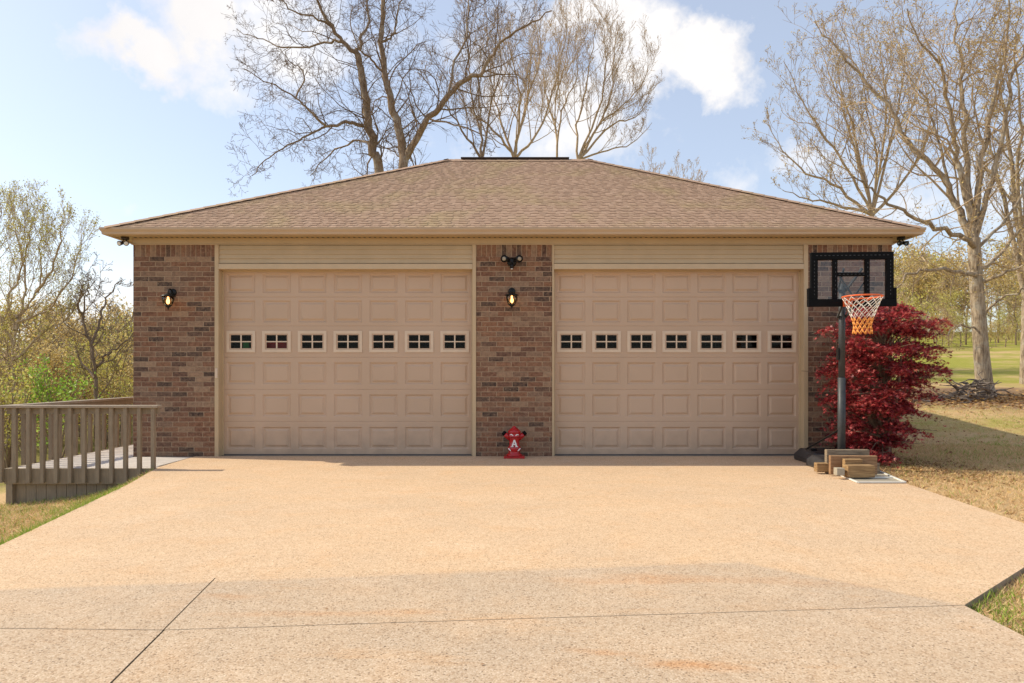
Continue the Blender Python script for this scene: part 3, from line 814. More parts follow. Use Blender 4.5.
def rivets(xa, xb, za, zb, n):
    for i in range(n):
        t_ = (i+.5)/n; x_ = xa+(xb-xa)*t_; z_ = za+(zb-za)*t_
        horizontal = abs(xb-xa) > abs(zb-za)
        hw, hh = (.012, .004) if horizontal else (.004, .010)
        bbox(mb, x_-hw, x_+hw, z_-hh, z_+hh, -.0345, -.0295)
rivets(xl+.05, xr-.05, ZT-.045, ZT-.045, 18); rivets(xl+.045, xl+.045, ZBt+.14, ZT-.1, 10); rivets(xr-.045, xr-.045, ZBt+.14, ZT-.1, 10)
rivets(b2, b3, bz(274.5), bz(274.5), 7)
rivets(b1+.03, b1+.03, ZBt+.14, ZT-.12, 8); rivets((b3+b4)/2, (b3+b4)/2, ZBt+.14, ZT-.12, 8)
mb.build('rivet_row', M['polegrey'], board)
# struts from the pole to the board
for s_ in (-1, 1):
    for (za, zb, xo) in ((2.15, 2.40, .10), (2.52, 2.78, .12)):
        mb = MB(); a = Vector((HX+s_*.055, HY, za)); b = bc+ex*(s_*xo+.03)+ey*.035+Vector((0, 0, zb))
        mb.beam(a, b, .022, .03); mb.build('strut', M['polegrey'], hp)
for s_ in (-1, 1):
    mb = MB(); a = bc+ex*(.05)+ey*.06+Vector((0, 0, bz(297))); b = bc+ex*(.05+s_*.19)+ey*.045+Vector((0, 0, bz(276)))
    mb.beam(a, b, .02, .02); mb.build('back_brace', M['polegrey'] if s_ < 0 else M['blackmetal'], hp)
# rim
rc = bc+ex*(-.0)-ey*.385; rc.z = 2.355; rc.x = W(862.5, 297, rc.y)[0]
mb = MB(); RR = .238
mb.tube([(rc.x+RR*math.cos(a), rc.y+RR*math.sin(a), rc.z) for a in [2*math.pi*i/36 for i in range(36)]], .010, 8, closed=True)
a0 = bc-ey*.04
mb.obox((rc.x, (a0.y+rc.y+RR)/2, rc.z-.01), (.07, 0, 0), (0, (a0.y-rc.y-RR)/2+.012, 0), (0, 0, .012))
mb.obox((rc.x, a0.y+.01, rc.z-.035), (.08, 0, 0), (0, .008, 0), (0, 0, .06))
for s_ in (-1, 1): mb.tube([(rc.x+s_*.06, a0.y, rc.z-.08), (rc.x+s_*.19, rc.y+.13, rc.z-.012)], .007, 6)
rim = mb.build('rim', M['orange'], hp, True)
# net: crossing cords drawn in toward the bottom
nn_ = 12; lev = 9; NH = .47
def netp(j, l):
    t_ = l/lev; r = RR*(1-.57*min(1, t_*1.35)**.85) if t_ < .75 else RR*.43*(1+.15*(t_-.75)/.25)
    a = 2*math.pi*(j+(.5 if l % 2 else 0))/nn_
    return (rc.x+r*math.cos(a), rc.y+r*math.sin(a), rc.z-.012-NH*t_)
wn_, yn_ = MB(), MB()
for l in range(lev):
    for j in range(nn_):
        for dj in ((0, -1) if l % 2 == 0 else (0, 1)):
            (wn_ if l < lev*.5 else yn_).tube([netp(j, l), netp((j+dj) % nn_, l+1)], .0042 if l < lev*.55 else .0060, 5)
net = wn_.build('net', M['netwhite'], hp, True, label='white corded upper part of the net')
yn_.build('net_hem', M['netyellow'], net, True)

# ------------------------------------------------------------------ lumber and window screen
def slab(name, px0, px1, py_top, py_bot, d, depth, mat, label, cat, lean=0, group='boards and blocks by the hoop base', z0=None):
    lean = lean*2.2
    xa = (px0-512)/FPX*d; xb = (px1-512)/FPX*d
    zb = max(0, CAMZ-(py_bot-HZ)/FPX*d) if z0 is None else z0; zt = CAMZ-(py_top-HZ)/FPX*d
    o_ = MB()
    o_.obox(((xa+xb)/2, d+depth/2, (zb+zt)/2+.003), ((xb-xa)/2, lean*.2, 0), (-lean*depth*.2, depth/2, 0), (0, 0, (zt-zb)/2))
    ob = o_.build(name, mat, None, bevel=.008); return prop(ob, label, cat, group)
slab('wooden_block', 826.5, 870, 450.0, 474, 9.26, .07, M['lumber_old'], 'wide weathered board on edge, rearmost and tallest against the hoop pole', 'board', .02)
slab('wooden_block', 831, 877, 456.0, 475, 9.04, .06, M['lumber_red'], 'reddish brown thick board on edge in front of the weathered one', 'board', -.03)
slab('wooden_block', 817, 829, 463.5, 472.5, 9.22, .10, M['lumber'], 'short timber offcut at the left end by the black tank', 'wood block')
slab('wooden_block', 847.5, 875.5, 466.0, 478, 8.76, .15, M['lumber'], 'clean light brown timber block nearest the camera on the white-framed screen', 'wood block', .02)
slab('wooden_block', 845, 863, 459.5, 468, 8.93, .08, M['lumber'], 'small brown block peeking over the nearest light timber block', 'wood block', 0, z0=.012)
slab('paver_stone', 837, 845, 468.5, 476, 8.76, .10, M['screen'], 'small cream stone left of the nearest light timber block', 'stone', 0)
slab('paver_stone', 866, 880, 463.5, 474, 9.24, .2, M['lumber_old'], 'low dark offcut at the right end behind the light timber block', 'wood block', 0)
scr = empty('window_screen', (4.7, 8.95, 0), 'white-framed grey window screen lying flat at the drive edge under the timber', 'window screen')
P4 = [Vector((4.29, 8.47, .002)), Vector((4.88, 8.47, .002)), Vector((5.10, 9.6, .002)), Vector((4.42, 9.6, .002))]
mb = MB(); 
for i in range(4): mb.beam(P4[i], P4[(i+1) % 4], .026, .014)
mb.beam(P4[0].lerp(P4[3], .35), P4[1].lerp(P4[2], .35), .022, .012)
for v in range(len(mb.v)): mb.v[v] = (mb.v[v][0], mb.v[v][1], mb.v[v][2]+.011)
mb.build('screen_frame', M['white'], scr)
mb = MB(); mb.prism([(p.x, p.y) for p in P4], .004, .007); mb.build('screen_mesh', M['screen'], scr)

# ------------------------------------------------------------------ hydrant ornament
hy = 10.98; hx = W(514.3, 459, hy)[0]
hd = empty('fire_hydrant_ornament', (hx, hy, 0), 'red fire hydrant ornament marked with a white letter A before the centre pillar', 'hydrant ornament')
mb = MB(); mb.obox((hx, hy, .018), (.165, 0, 0), (0, .12, 0), (0, 0, .018)); mb.build('base_plate', M['red'], hd, bevel=.008)
mb = MB()
mb.lathe((hx, hy, 0), [(.125, .036), (.125, .06), (.10, .07), (.088, .11), (.108, .14), (.105, .17), (.082, .20), (.080, .27), (.088, .32), (.092, .335)], 24)
body = mb.build('hydrant_body', M['red'], hd, True)
mb = MB(); mb.lathe((hx, hy, 0), [(.104, .334), (.112, .342), (.112, .358), (.096, .366), (.092, .40), (.104, .408), (.106, .424), (.090, .440), (.066, .468), (.034, .486), (.028, .502), (.012, .510)], 24)
mb.build('bonnet', M['red'], hd, True)
for s_ in (-1, 1):
    mb = MB(); mb.tube([(hx+s_*.06, hy-.01, .315), (hx+s_*.12, hy-.01, .355), (hx+s_*.150, hy-.01, .385)], [.045, .042, .038], 14)
    a = mb.build('side_outlet', M['red'], hd, True)
    mb = MB(); mb.tube([(hx+s_*.150, hy-.01, .385), (hx+s_*.185, hy-.01, .415)], [.042, .030], 14); mb.build('outlet_cap', M['black'], a, True)
for s_ in (-1, 1):   # the pale crescents under the bonnet
    mb = MB()
    pts = [(hx+s_*(.012+.010*i), hy-.098+.004*i, .352+.03*math.sin(i*.42)) for i in range(7)]
    mb.tube(pts, [.004, .008, .010, .011, .010, .008, .004], 6)
    mb.build('white_marking', M['whiteletter'], body, True); mb = MB()
    pts = [(hx+s_*(.098-.011*i), hy-.080-.005*i, .165-.012*i) for i in range(5)]
    mb.tube(pts, [.004, .009, .010, .008, .003], 6)
    mb.build('white_marking', M['whiteletter'], body, True)
# the letter, cut from a slab
A = MB()
def seg(p, q, w):
    A.beam((hx+p[0], hy-.098, .20+p[1]), (hx+q[0], hy-.098, .20+q[1]), .012, w, up=(0, 0, 1) if abs(p[0]-q[0]) > .03 else (1, 0, 0))
A.yprism([(hx-.045, .19), (hx-.022, .19), (hx+.004, .29), (hx-.010, .30)], hy-.104, hy-.088)
A.yprism([(hx+.022, .19), (hx+.048, .19), (hx+.012, .30), (hx-.010, .30)], hy-.1045, hy-.0885)
A.box(hx-.026, hx+.028, hy-.1035, hy-.089, .217, .232)
A.box(hx-.056, hx-.013, hy-.103, hy-.0895, .184, .194); A.box(hx+.014, hx+.058, hy-.1033, hy-.0893, .184, .194)
A.build('letter_a', M['whiteletter'], body)

# ------------------------------------------------------------------ trees
def frames(P):
    """P (B,n,3) -> unit u,w across each point"""
    T = np.empty_like(P); T[:, 1:-1] = P[:, 2:]-P[:, :-2]; T[:, 0] = P[:, 1]-P[:, 0]; T[:, -1] = P[:, -1]-P[:, -2]
    T /= np.linalg.norm(T, axis=2, keepdims=True)+1e-9
    ref = np.zeros((len(P), 1, 3)); mt = T.mean(1)
    ref[:, 0, 0] = np.where(np.abs(mt[:, 2]) > .8, 1, 0); ref[:, 0, 2] = np.where(np.abs(mt[:, 2]) > .8, 0, 1)
    u = np.cross(T, np.broadcast_to(ref, T.shape)); u /= np.linalg.norm(u, axis=2, keepdims=True)+1e-9
    return u, np.cross(T, u)
def tubes_np(branches, sides):
    """branches: list of (pts, radii) -> V, F"""
    by = {}
    for p, r in branches: by.setdefault(len(p), []).append((p, r))
    Vs, Fs = [], []; base = 0
    for n, lst in by.items():
        P = np.array([p for p, _ in lst], float); Rr = np.array([r for _, r in lst], float)
        u, w = frames(P); a = np.arange(sides)*2*np.pi/sides
        V = P[:, :, None]+Rr[:, :, None, None]*(u[:, :, None]*np.cos(a)[:, None]+w[:, :, None]*np.sin(a)[:, None])
        B = len(P); idx = base+np.arange(B*n*sides).reshape(B, n, sides)
        a0 = idx[:, :-1]; b0 = np.roll(a0, -1, 2); c0 = np.roll(idx[:, 1:], -1, 2); d0 = idx[:, 1:]
        Fs.append(np.stack([a0, b0, c0, d0], -1).reshape(-1, 4)); Vs.append(V.reshape(-1, 3)); base += B*n*sides
    if not Vs: return np.zeros((0, 3)), np.zeros((0, 4), int)
    return np.concatenate(Vs), np.concatenate(Fs)
def leaves_np(pts, size, rg, flat=0., aspect=.55):
    """one rhombic leaf per point"""
    n = len(pts); P = np.asarray(pts, float)
    nrm = rg.normal(size=(n, 3)); nrm[:, 2] = np.abs(nrm[:, 2])+flat; nrm /= np.linalg.norm(nrm, axis=1, keepdims=True)
    t = rg.normal(size=(n, 3)); t -= nrm*(t*nrm).sum(1, keepdims=True); t /= np.linalg.norm(t, axis=1, keepdims=True)
    b = np.cross(nrm, t); s = (size*rg.uniform(.55, 1.3, n))[:, None]
    V = np.stack([P-t*s*.5, P+b*s*.5*aspect, P+t*s*.5, P-b*s*.5*aspect], 1).reshape(-1, 3)
    return V, np.arange(4*n).reshape(n, 4)
def catmull(pts, per=4):
    pts = [np.array(p, float) for p in pts]; out = []
    P = [2*pts[0]-pts[1]]+pts+[2*pts[-1]-pts[-2]]
    for i in range(1, len(P)-2):
        for k in range(per):
            t = k/per; a, b, c, d = P[i-1:i+3]
            out.append(.5*((2*b)+(c-a)*t+(2*a-5*b+4*c-d)*t*t+(3*b-a-3*c+d)*t**3))
    out.append(pts[-1]); return out
class Grow:
    def __init__(s, seed, up=.25, wob=.25, dens=1., lenk=.55, ang=(28, 62), levels=3, rmin=.006, leafp=0., leafr=.1, taper=.25, kids=(10, 6, 5), maxb=9000, leaf_from=2, cap=2.8, rk=1.):
        s.cap = cap; s.rk = rk
        s.rd = random.Random(seed); s.up = up; s.wob = wob; s.dens = dens; s.lenk = lenk; s.ang = ang; s.levels = levels
        s.rmin = rmin; s.leafp = leafp; s.leafr = leafr; s.taper = taper; s.kids = kids; s.maxb = maxb; s.leaf_from = leaf_from
        s.big, s.thin, s.leaf = [], [], []
    def along(s, pts, rad, level):
        """side branches along a limb already laid down"""
        n = len(pts)
        if level > s.levels: return
        Ls = sum(np.linalg.norm(pts[i+1]-pts[i]) for i in range(n-1))
        k = s.kids[min(level-1, len(s.kids)-1)]*s.dens
        if level == 1: k *= min(2.2, max(.5, Ls/5.))
        k = max(1, int(round(k)))
        for j in range(k):
            if len(s.thin) > s.maxb: return
            t = (.18 if level > 1 else .12)+(.98-.18)*(j+s.rd.random())/k
            f = t*(n-1); i = min(int(f), n-2); q = f-i
            p = pts[i]*(1-q)+pts[i+1]*q; r = rad[i]*(1-q)+rad[i+1]*q
            d = pts[i+1]-pts[i]; d = d/(np.linalg.norm(d)+1e-9)
            L_ = min(Ls*s.lenk*(1. if level < 3 else 1.35), s.cap)*(1.12-.62*t)*s.rd.uniform(.65, 1.3)
            s.grow(p, d, L_, max(s.rmin, min(r*s.rd.uniform(.40, .62), L_*.0115)), level)
    def grow(s, p, d, L, r, level):
        rd = s.rd
        a = R(rd.uniform(*s.ang)); phi = rd.uniform(0, 2*math.pi)
        ref = np.array([0, 0, 1.]) if abs(d[2]) < .9 else np.array([1., 0, 0])
        u = np.cross(d, ref); u /= np.linalg.norm(u); w = np.cross(d, u)
        dd = d*math.cos(a)+(u*math.cos(phi)+w*math.sin(phi))*math.sin(a)
        n = 7 if level < 2 else (5 if level < 3 else 3)
        pts = [p]; rads = [r]; st = L/n
        for i in range(n):
            wb = s.wob*(1. if level < 3 else .55)
            dd = dd+np.array([rd.gauss(0, wb), rd.gauss(0, wb), rd.gauss(0, wb)+s.up*(.5 if level < 3 else .25)]); dd /= np.linalg.norm(dd)
            pts.append(pts[-1]+dd*st); rads.append(max(s.rmin*.7, r*(1-(1-s.taper)*(i+1)/n)))
        s.thin.append((pts, rads))
        if s.leafp and level >= s.leaf_from:
            for q in pts[1:]:
                m = s.leafp
                while m > 0:
                    if rd.random() < m: s.leaf.append((q[0]+rd.gauss(0, s.leafr), q[1]+rd.gauss(0, s.leafr), q[2]+rd.gauss(0, s.leafr)))
                    m -= 1
        if level < s.levels: s.along(pts, rads, level+1)
    def limb(s, pts, r0, r1, level=1, jit=0.):
        c = catmull(pts, 4); r0 *= s.rk; r1 *= s.rk
        if not jit and level: jit = .035
        n = len(c); rad = [r0+(r1-r0)*(i/(n-1))**.8 for i in range(n)]
        if jit: c = [c[0]]+[q+np.array([s.rd.gauss(0, jit) for _ in range(3)]) for q in c[1:]]
        s.big.append((c, rad)); 
        if level: s.along(c, rad, level)
        return c, rad
def tree_object(name, base, g, bark, leafm, lsize, label, cat='tree', group=None, flat=0., twigbark=None):
    t = empty(name, base, label, cat, group)
    V, F = tubes_np(g.big, 9); np_mesh('trunk', V, [F], np.zeros(len(F)), [bark], t, True)
    V, F = tubes_np(g.thin, 4 if len(g.thin) < 3500 else 3); mi = np.zeros(len(F)); Fs = [F]
    if g.leaf:
        LV, LF = leaves_np(g.leaf, lsize, np.random.default_rng(len(g.leaf)), flat)
        Fs.append(LF+len(V)); V = np.concatenate([V, LV]); mi = np.concatenate([mi, np.ones(len(LF))])
    np_mesh('crown', V, Fs, mi, [twigbark or bark]+([leafm] if leafm else []), t, False)
    return t
def pts_px(lst, d, dd=0., rd=random):
    """limb traced by direction, its points wandering in depth"""
    out = []; off = 0
    for i, (x, y) in enumerate(lst): 
        out.append(W(x, y, d+off)); off += dd
    return out

# --- bare oaks standing behind the garage
dA = 25.
g = Grow(11, up=.12, wob=.30, kids=(15, 6, 4, 1), levels=4, lenk=.46, rmin=.0062, ang=(30, 75), rk=.60, maxb=17000)
gz = float(terrain(-4.5, dA))
g.limb([W(392, 420, dA), W(386, 260, dA), W(379, 171, dA), W(372, 147, dA), W(367, 110, dA), W(361, 76, dA), W(358, 54, dA)], .36, .19, 1)
g.limb(pts_px([(358, 54), (343, 42), (327, 21), (317, 0), (309, -22)], dA, -.25), .15, .05)
g.limb(pts_px([(343, 42), (325, 42), (291, 49), (264, 39), (236, 30)], dA, .5), .09, .02)
g.limb(pts_px([(332, 26), (317, 18), (296, 13), (283, 1), (270, -12)], dA, -.4), .08, .02)
g.limb(pts_px([(358, 54), (362, 39), (369, 21), (366, 0), (368, -25)], dA, .3), .11, .04)
g.limb(pts_px([(364, 126), (346, 122), (327, 126), (309, 110), (296, 97), (269, 84), (245, 69)], dA, -.45), .12, .02)
g.limb(pts_px([(327, 126), (309, 134), (288, 145), (264, 161), (252, 176)], dA, -.6), .075, .02)
g.limb(pts_px([(372, 147), (362, 141), (343, 146), (322, 161), (309, 176)], dA, .6), .085, .025)
g.limb(pts_px([(296, 97), (305, 75), (290, 60), (275, 48)], dA-2, -.3), .05, .015)
tree_object('oak_tree', (W(392, 420, dA)[0], dA, 0), g, M['bark_brown'], None, 0, 'leafless dark tree behind the roof, with crooked branches sweeping far left', 'tree', 'bare trees behind the garage', twigbark=M['bark_dark'])

dB = 23.5
g = Grow(12, up=.16, wob=.28, kids=(14, 6, 4, 1), levels=4, lenk=.44, rmin=.0062, ang=(28, 70), rk=.60, maxb=17000)
g.limb([W(403, 425, dB), W(403, 260, dB), W(402, 166, dB), W(400, 137, dB), W(391, 103, dB), W(383, 68, dB), W(381, 34, dB), W(383, 0, dB), W(388, -22, dB)], .38, .07)
g.limb(pts_px([(381, 42), (393, 36), (397, 18), (402, 0), (410, -20)], dB, .35), .08, .03)
g.limb(pts_px([(403, 162), (414, 140), (430, 118), (449, 96), (467, 79), (480, 74), (490, 58), (506, 39), (527, 25), (551, 10)], dB, -.2), .23, .03)
g.limb(pts_px([(448, 96), (456, 60), (467, 29), (468, 0), (474, -22)], dB, .3), .085, .03)
g.limb(pts_px([(383, 72), (372, 60), (362, 52), (350, 30), (352, 8)], dB, -.4), .07, .02)
g.limb(pts_px([(430, 119), (455, 125), (480, 132), (500, 150)], dB-1, -.3), .06, .02)
tree_object('oak_tree', (W(403, 425, dB)[0], dB, 0), g, M['bark_brown'], None, 0, 'leafless tree over the roof whose thick limb slants up to the right', 'tree', 'bare trees behind the garage', twigbark=M['bark_dark'])

# --- the slimmer multi-stemmed trees right of them
def stem_tree(seed, d, stems, label, r0=.12, kids=(10, 6, 4, 1), bark='bark_gold', leafp=.2, base_x=None, name='slender_tree', leafm='bud_tan', lsize=.055, lenk=.46, ang=(20, 50), group='bare trees behind the garage', up=.36, wob=.13, gy=430, maxb=9000):
    g = Grow(seed, up=up, wob=wob, kids=kids, lenk=lenk, rmin=.0065, ang=ang, leafp=leafp, leafr=.05, maxb=16000, rk=.52, levels=4, leaf_from=3)
    bx = base_x if base_x is not None else stems[0][0][0]
    first = stems[0][0]
    g.limb([W(bx, gy, d), W((bx+first[0])/2, (gy+first[1])/2, d), W(*first, d)], r0*1.7, r0*1.15, 0)
    rd = random.Random(seed)
    for i, s_ in enumerate(stems):
        lst = [first]+s_[1:] if abs(s_[0][0]-first[0]) < 14 else [(bx, (gy*.45+first[1]*.55))]+s_
        g.limb(pts_px(lst, d, rd.uniform(-.4, .4)), r0*rd.uniform(.7, 1.), .018)
    x, y, z = W(bx, gy, d)
    return tree_object(name, (x, y, z), g, M[bark], M[leafm], lsize, label, 'tree', group)
stem_tree(21, 29, [[(514, 158), (519, 126), (519, 87), (511, 58), (508, 24)], [(514, 158), (532, 142), (545, 113), (556, 82), (564, 47), (568, 18)], [(514, 158), (506, 145), (487, 124), (469, 108), (452, 90)], [(517, 130), (528, 95), (540, 60), (538, 20)], [(514, 158), (500, 120), (492, 80), (486, 30)]],
          'slender bare tree forking just above the left end of the ridge vent', .15)
stem_tree(22, 31, [[(557, 158), (555, 124), (545, 92), (535, 62), (530, 30)], [(557, 158), (562, 110), (575, 80), (580, 40)], [(557, 158), (556, 100), (566, 60), (572, 22)]],
          'thin upright bare tree above the right half of the ridge vent', .10)
stem_tree(23, 30, [[(578, 160), (598, 126), (611, 95), (614, 53), (618, 30)], [(578, 160), (603, 121), (624, 105), (643, 82), (651, 62)], [(578, 160), (577, 126), (585, 90), (593, 47), (596, 22)], [(580, 160), (608, 150), (632, 143), (651, 124)], [(590, 140), (612, 125), (634, 118), (648, 100)], [(586, 150), (602, 100), (606, 60), (604, 38)]],
          'fan-shaped bare tree nearest the big cloud, right of the ridge', .13, (11, 6, 4, 1))
stem_tree(24, 27.5, [[(482, 160), (477, 121), (469, 79), (469, 40), (468, -5)], [(482, 160), (462, 130), (440, 100), (418, 72)], [(482, 160), (490, 110), (500, 70), (498, 15)]],
          'slender bare tree between the slanting limb and the ridge vent', .11, bark='bark_brown')
for i, (px, py, d, h, lab) in enumerate(((652, 182, 40, 34, 'thin bare sapling top left of the roof gap by the fan-shaped tree'), (676, 186, 44, 30, 'wispy bare treetop peeking over the middle of the right roof slope'), (694, 190, 42, 26, 'lowest wispy treetop over the right roof slope'))):
    stem_tree(30+i, d, [[(px, py+20), (px+1, py), (px, py-h*.5), (px-1, py-h)], [(px, py+20), (px+6, py), (px+9, py-h*.6)], [(px, py+20), (px-6, py), (px-7, py-h*.45)]], lab, .06, (8, 4, 3, 2), group='treetops peeking over the right roof slope')

# --- the big pale oak on the right lawn
dO = 20.
ox, oy, _ = W(985, 393, dO); oz = float(terrain(ox, dO))
g = Grow(41, up=.2, wob=.27, kids=(12, 5, 4, 1), lenk=.46, rmin=.0058, ang=(28, 68), leafp=.22, leafr=.05, maxb=26000, levels=4, leaf_from=3, rk=.62)
g.limb([W(986, 402, dO), W(985, 392, dO), W(983, 372, dO), W(981, 350, dO), W(978, 307, dO), W(975, 266, dO), W(974, 238, dO)], .42, .26, 0)
g.big[-1][1][:6] = [.46, .38, .32, .28, .26, .245]
g.limb(pts_px([(975, 275), (966, 273), (936, 270), (910, 274), (893, 290)], dO, -.3), .13, .03)
g.limb(pts_px([(974, 246), (966, 239), (936, 228), (910, 214), (883, 199), (862, 182), (845, 178)], dO, -.35), .15, .02)
g.limb(pts_px([(974, 245), (960, 212), (942, 176), (908, 140), (887, 103), (860, 74), (834, 45), (813, 21)], dO, .1), .19, .02)
g.limb(pts_px([(972, 225), (960, 169), (955, 132), (945, 95), (942, 66), (918, 40), (908, 10)], dO, -.2), .15, .02)
g.limb(pts_px([(974, 240), (966, 163), (964, 105), (962, 63), (955, 32), (957, -8)], dO, .25), .16, .03)
g.limb(pts_px([(975, 240), (979, 174), (989, 126), (997, 79), (1007, 34), (1008, -8)], dO, .0), .17, .03)
g.limb(pts_px([(976, 235), (992, 180), (1008, 118), (1014, 74), (1030, 40), (1045, 0)], dO, -.25), .14, .03)
g.limb(pts_px([(975, 275), (1000, 255), (1024, 226), (1060, 190)], dO, .3), .12, .03)
g.limb(pts_px([(976, 285), (995, 277), (1024, 266), (1060, 262)], dO, -.4), .10, .03)
g.limb(pts_px([(978, 318), (1000, 300), (1024, 290), (1050, 292)], dO, -.5), .07, .02)
g.limb(pts_px([(978, 330), (962, 325), (948, 334), (930, 332)], dO, -.3), .05, .015)
g.limb(pts_px([(960, 215), (940, 150), (925, 100), (900, 60), (893, 20)], dO, .4), .08, .015)
g.limb(pts_px([(976, 250), (1010, 215), (1030, 170), (1050, 120)], dO, .35), .09, .02)
cap0 = g.cap; g.cap = .9; g.kids = (26, 5, 3, 1); g.along([np.array(q) for q in g.big[0][0][5:]], [.09]*len(g.big[0][0][5:]), 2)
for L_ in g.big[1:6]: g.along(L_[0], [.05]*len(L_[0]), 2)
tree_object('oak_tree', (ox, dO, oz), g, M['bark_pale'], M['bud_gold'], .065, 'large pale-barked oak on the right lawn with tangled sticks at its foot', 'tree', 'trees on the right lawn', twigbark=M['bark_gold'])
# --- yellow-budded tree behind the garage's right end
g_st = [[(872, 215), (876, 175), (876, 147), (866, 110), (862, 60), (850, 20)], [(872, 215), (845, 165), (820, 130), (798, 92), (784, 62)], [(872, 215), (840, 190), (808, 172), (782, 150), (768, 122)], [(876, 160), (850, 120), (832, 80), (820, 45)], [(876, 165), (895, 120), (905, 70), (900, 22)], [(872, 215), (835, 205), (805, 198), (780, 190)], [(874, 180), (885, 130), (884, 80), (876, 30)], [(872, 200), (855, 150), (842, 105), (838, 62)], [(872, 210), (905, 180), (925, 140), (935, 95)]]
stem_tree(42, 28, g_st, 'yellow-budded tree rising behind the right end of the garage roof', .16, (12, 5, 4, 1), 'bark_gold', .4, 873, 'budding_tree', 'bud_gold', .065, .42, (18, 50), 'trees on the right lawn', .35, .2, 400, 13000)
# --- edge tree and others further right
stem_tree(43, 23, [[(1026, 300), (1024, 240), (1018, 180), (1022, 120), (1015, 60), (1020, 0)], [(1026, 300), (1040, 240), (1052, 180), (1060, 100)], [(1024, 240), (1005, 200), (990, 150), (985, 100)], [(1022, 190), (1008, 130), (1000, 80), (1005, 20)]], 'pale trunk cut off by the right edge of the photo', .20, (11, 6, 4, 1), 'bark_pale', .4, 1025, 'budding_tree', 'bud_gold', .08, .38, (25, 60), 'trees on the right lawn', .25, .22, 392)

# --- left: tall budding tree and the dark bare one
def ltree(seed, d, base, limbs, label, r, **k):
    g = Grow(seed, **{a: b for a, b in k.items() if a in ('up', 'wob', 'kids', 'lenk', 'ang', 'leafp', 'leafr', 'levels', 'rmin', 'maxb', 'rk', 'leaf_from')})
    b = W(*base, d)
    for i, l in enumerate(limbs):
        pts = pts_px(l, d, 0 if i == 0 else random.Random(seed+i).uniform(-.45, .45)); g.limb(pts, r*(1. if i == 0 else .62), r*(.5 if i == 0 and k.get('fork') else .12), 1)
    return tree_object(k.get('name', 'bare_tree'), b, g, M[k['bark']], M.get(k.get('leafm')), k.get('lsize', .08), label, 'tree', 'trees beyond the deck on the left')
ltree(51, 27, (15, 455), [[(15, 455), (14, 400), (13, 372), (14, 341), (17, 318)], [(17, 318), (24, 310), (37, 292), (40, 262), (39, 238), (45, 212)], [(17, 322), (36, 315), (52, 305), (71, 277), (80, 250), (84, 226)],
      [(14, 330), (8, 300), (19, 278), (28, 245), (32, 222), (28, 205)], [(14, 345), (-4, 310), (-8, 270), (-2, 230), (2, 205)], [(16, 330), (26, 290), (22, 260), (15, 230), (14, 208)], [(37, 292), (52, 270), (60, 240), (64, 212)], [(14, 360), (40, 335), (66, 318), (88, 290)]],
      'tall tree with pale green buds at the left edge, above the deck railing', .2, up=.4, wob=.12, kids=(12, 6, 4, 1), levels=4, leaf_from=3, rk=.45, maxb=15000, lenk=.42, ang=(20, 50), leafp=.75, leafr=.08, bark='bark_gold', leafm='leaf_spring', lsize=.07, name='budding_tree', rmin=.0065)
ltree(52, 25, (96, 425), [[(96, 425), (96, 399), (95, 373), (90, 341), (83, 315), (87, 293), (96, 280)], [(95, 372), (103, 358), (113, 350), (129, 338), (140, 325)], [(91, 345), (100, 322), (106, 302), (115, 288), (122, 278)], [(84, 318), (78, 305), (82, 290), (80, 280)], [(95, 378), (84, 366), (76, 350)]],
      'small dark bare tree standing in front of the woods just left of the garage', .15, up=.25, wob=.3, kids=(10, 6, 4, 2), levels=4, rk=.62, lenk=.40, ang=(25, 65), leafp=.0, bark='bark_dark', rmin=.007)

# --- generic woodland trees as separate things
def gtree(seed, h, leafp, leafm, lsize, bark, spread=.42, kids=(10, 6, 4), name='woodland_tree', leafr=.22, levels=3, rmin=.012, trunk_r=None, nlimb=9, lo=.28, up=.3):
    g = Grow(seed, up=up, wob=.22, kids=kids, lenk=.42, ang=(25, 60), leafp=leafp, leafr=leafr, rmin=rmin, levels=levels)
    rd = g.rd; r = trunk_r or h*.014
    pts = [np.array([0, 0, -.3])]
    for i in range(1, 6): pts.append(np.array([rd.gauss(0, .02*h), rd.gauss(0, .02*h), h*i/5*.92]))
    c = catmull(pts, 3); n = len(c); rad = [r*(1-.85*i/(n-1)) for i in range(n)]; g.big.append((c, rad))
    for k in range(nlimb):
        t = lo+(.95-lo)*(k+rd.random()*.6)/nlimb; i = int(t*(n-1)); p = c[i]
        a = rd.uniform(0, 2*math.pi); L = h*spread*(1.1-t*.75)*rd.uniform(.8, 1.2); rise = rd.uniform(.35, .9)
        q = [p]
        for j in range(1, 4):
            f = j/3; q.append(p+np.array([math.cos(a)*L*f, math.sin(a)*L*f, L*f*rise*(.7+.5*f)])+np.array([rd.gauss(0, .05*L) for _ in range(3)]))
        g.limb(q, rad[i]*.6, rmin*1.3, 2)
    return g
protos = {}
def proto(key, *a, **k): protos[key] = gtree(*a, **k)
proto('spring', 61, 9, 1.6, None, 0, None, leafr=.28, kids=(9, 6, 4))
proto('ochre', 62, 8, 1.5, None, 0, None, leafr=.3, kids=(9, 6, 4))
proto('bare', 63, 9, .25, None, 0, None, leafr=.1, kids=(12, 7, 4))
proto('spring2', 64, 7, 2.2, None, 0, None, leafr=.26, spread=.5, kids=(9, 6, 4), lo=.12)
spec = {'spring': (M['bark_dark'], M['leaf_spring'], .15), 'ochre': (M['bark_brown'], M['leaf_ochre'], .15), 'bare': (M['bark_brown'], M['bud_tan'], .10), 'spring2': (M['bark_brown'], M['leaf_spring'], .15)}
first = {}
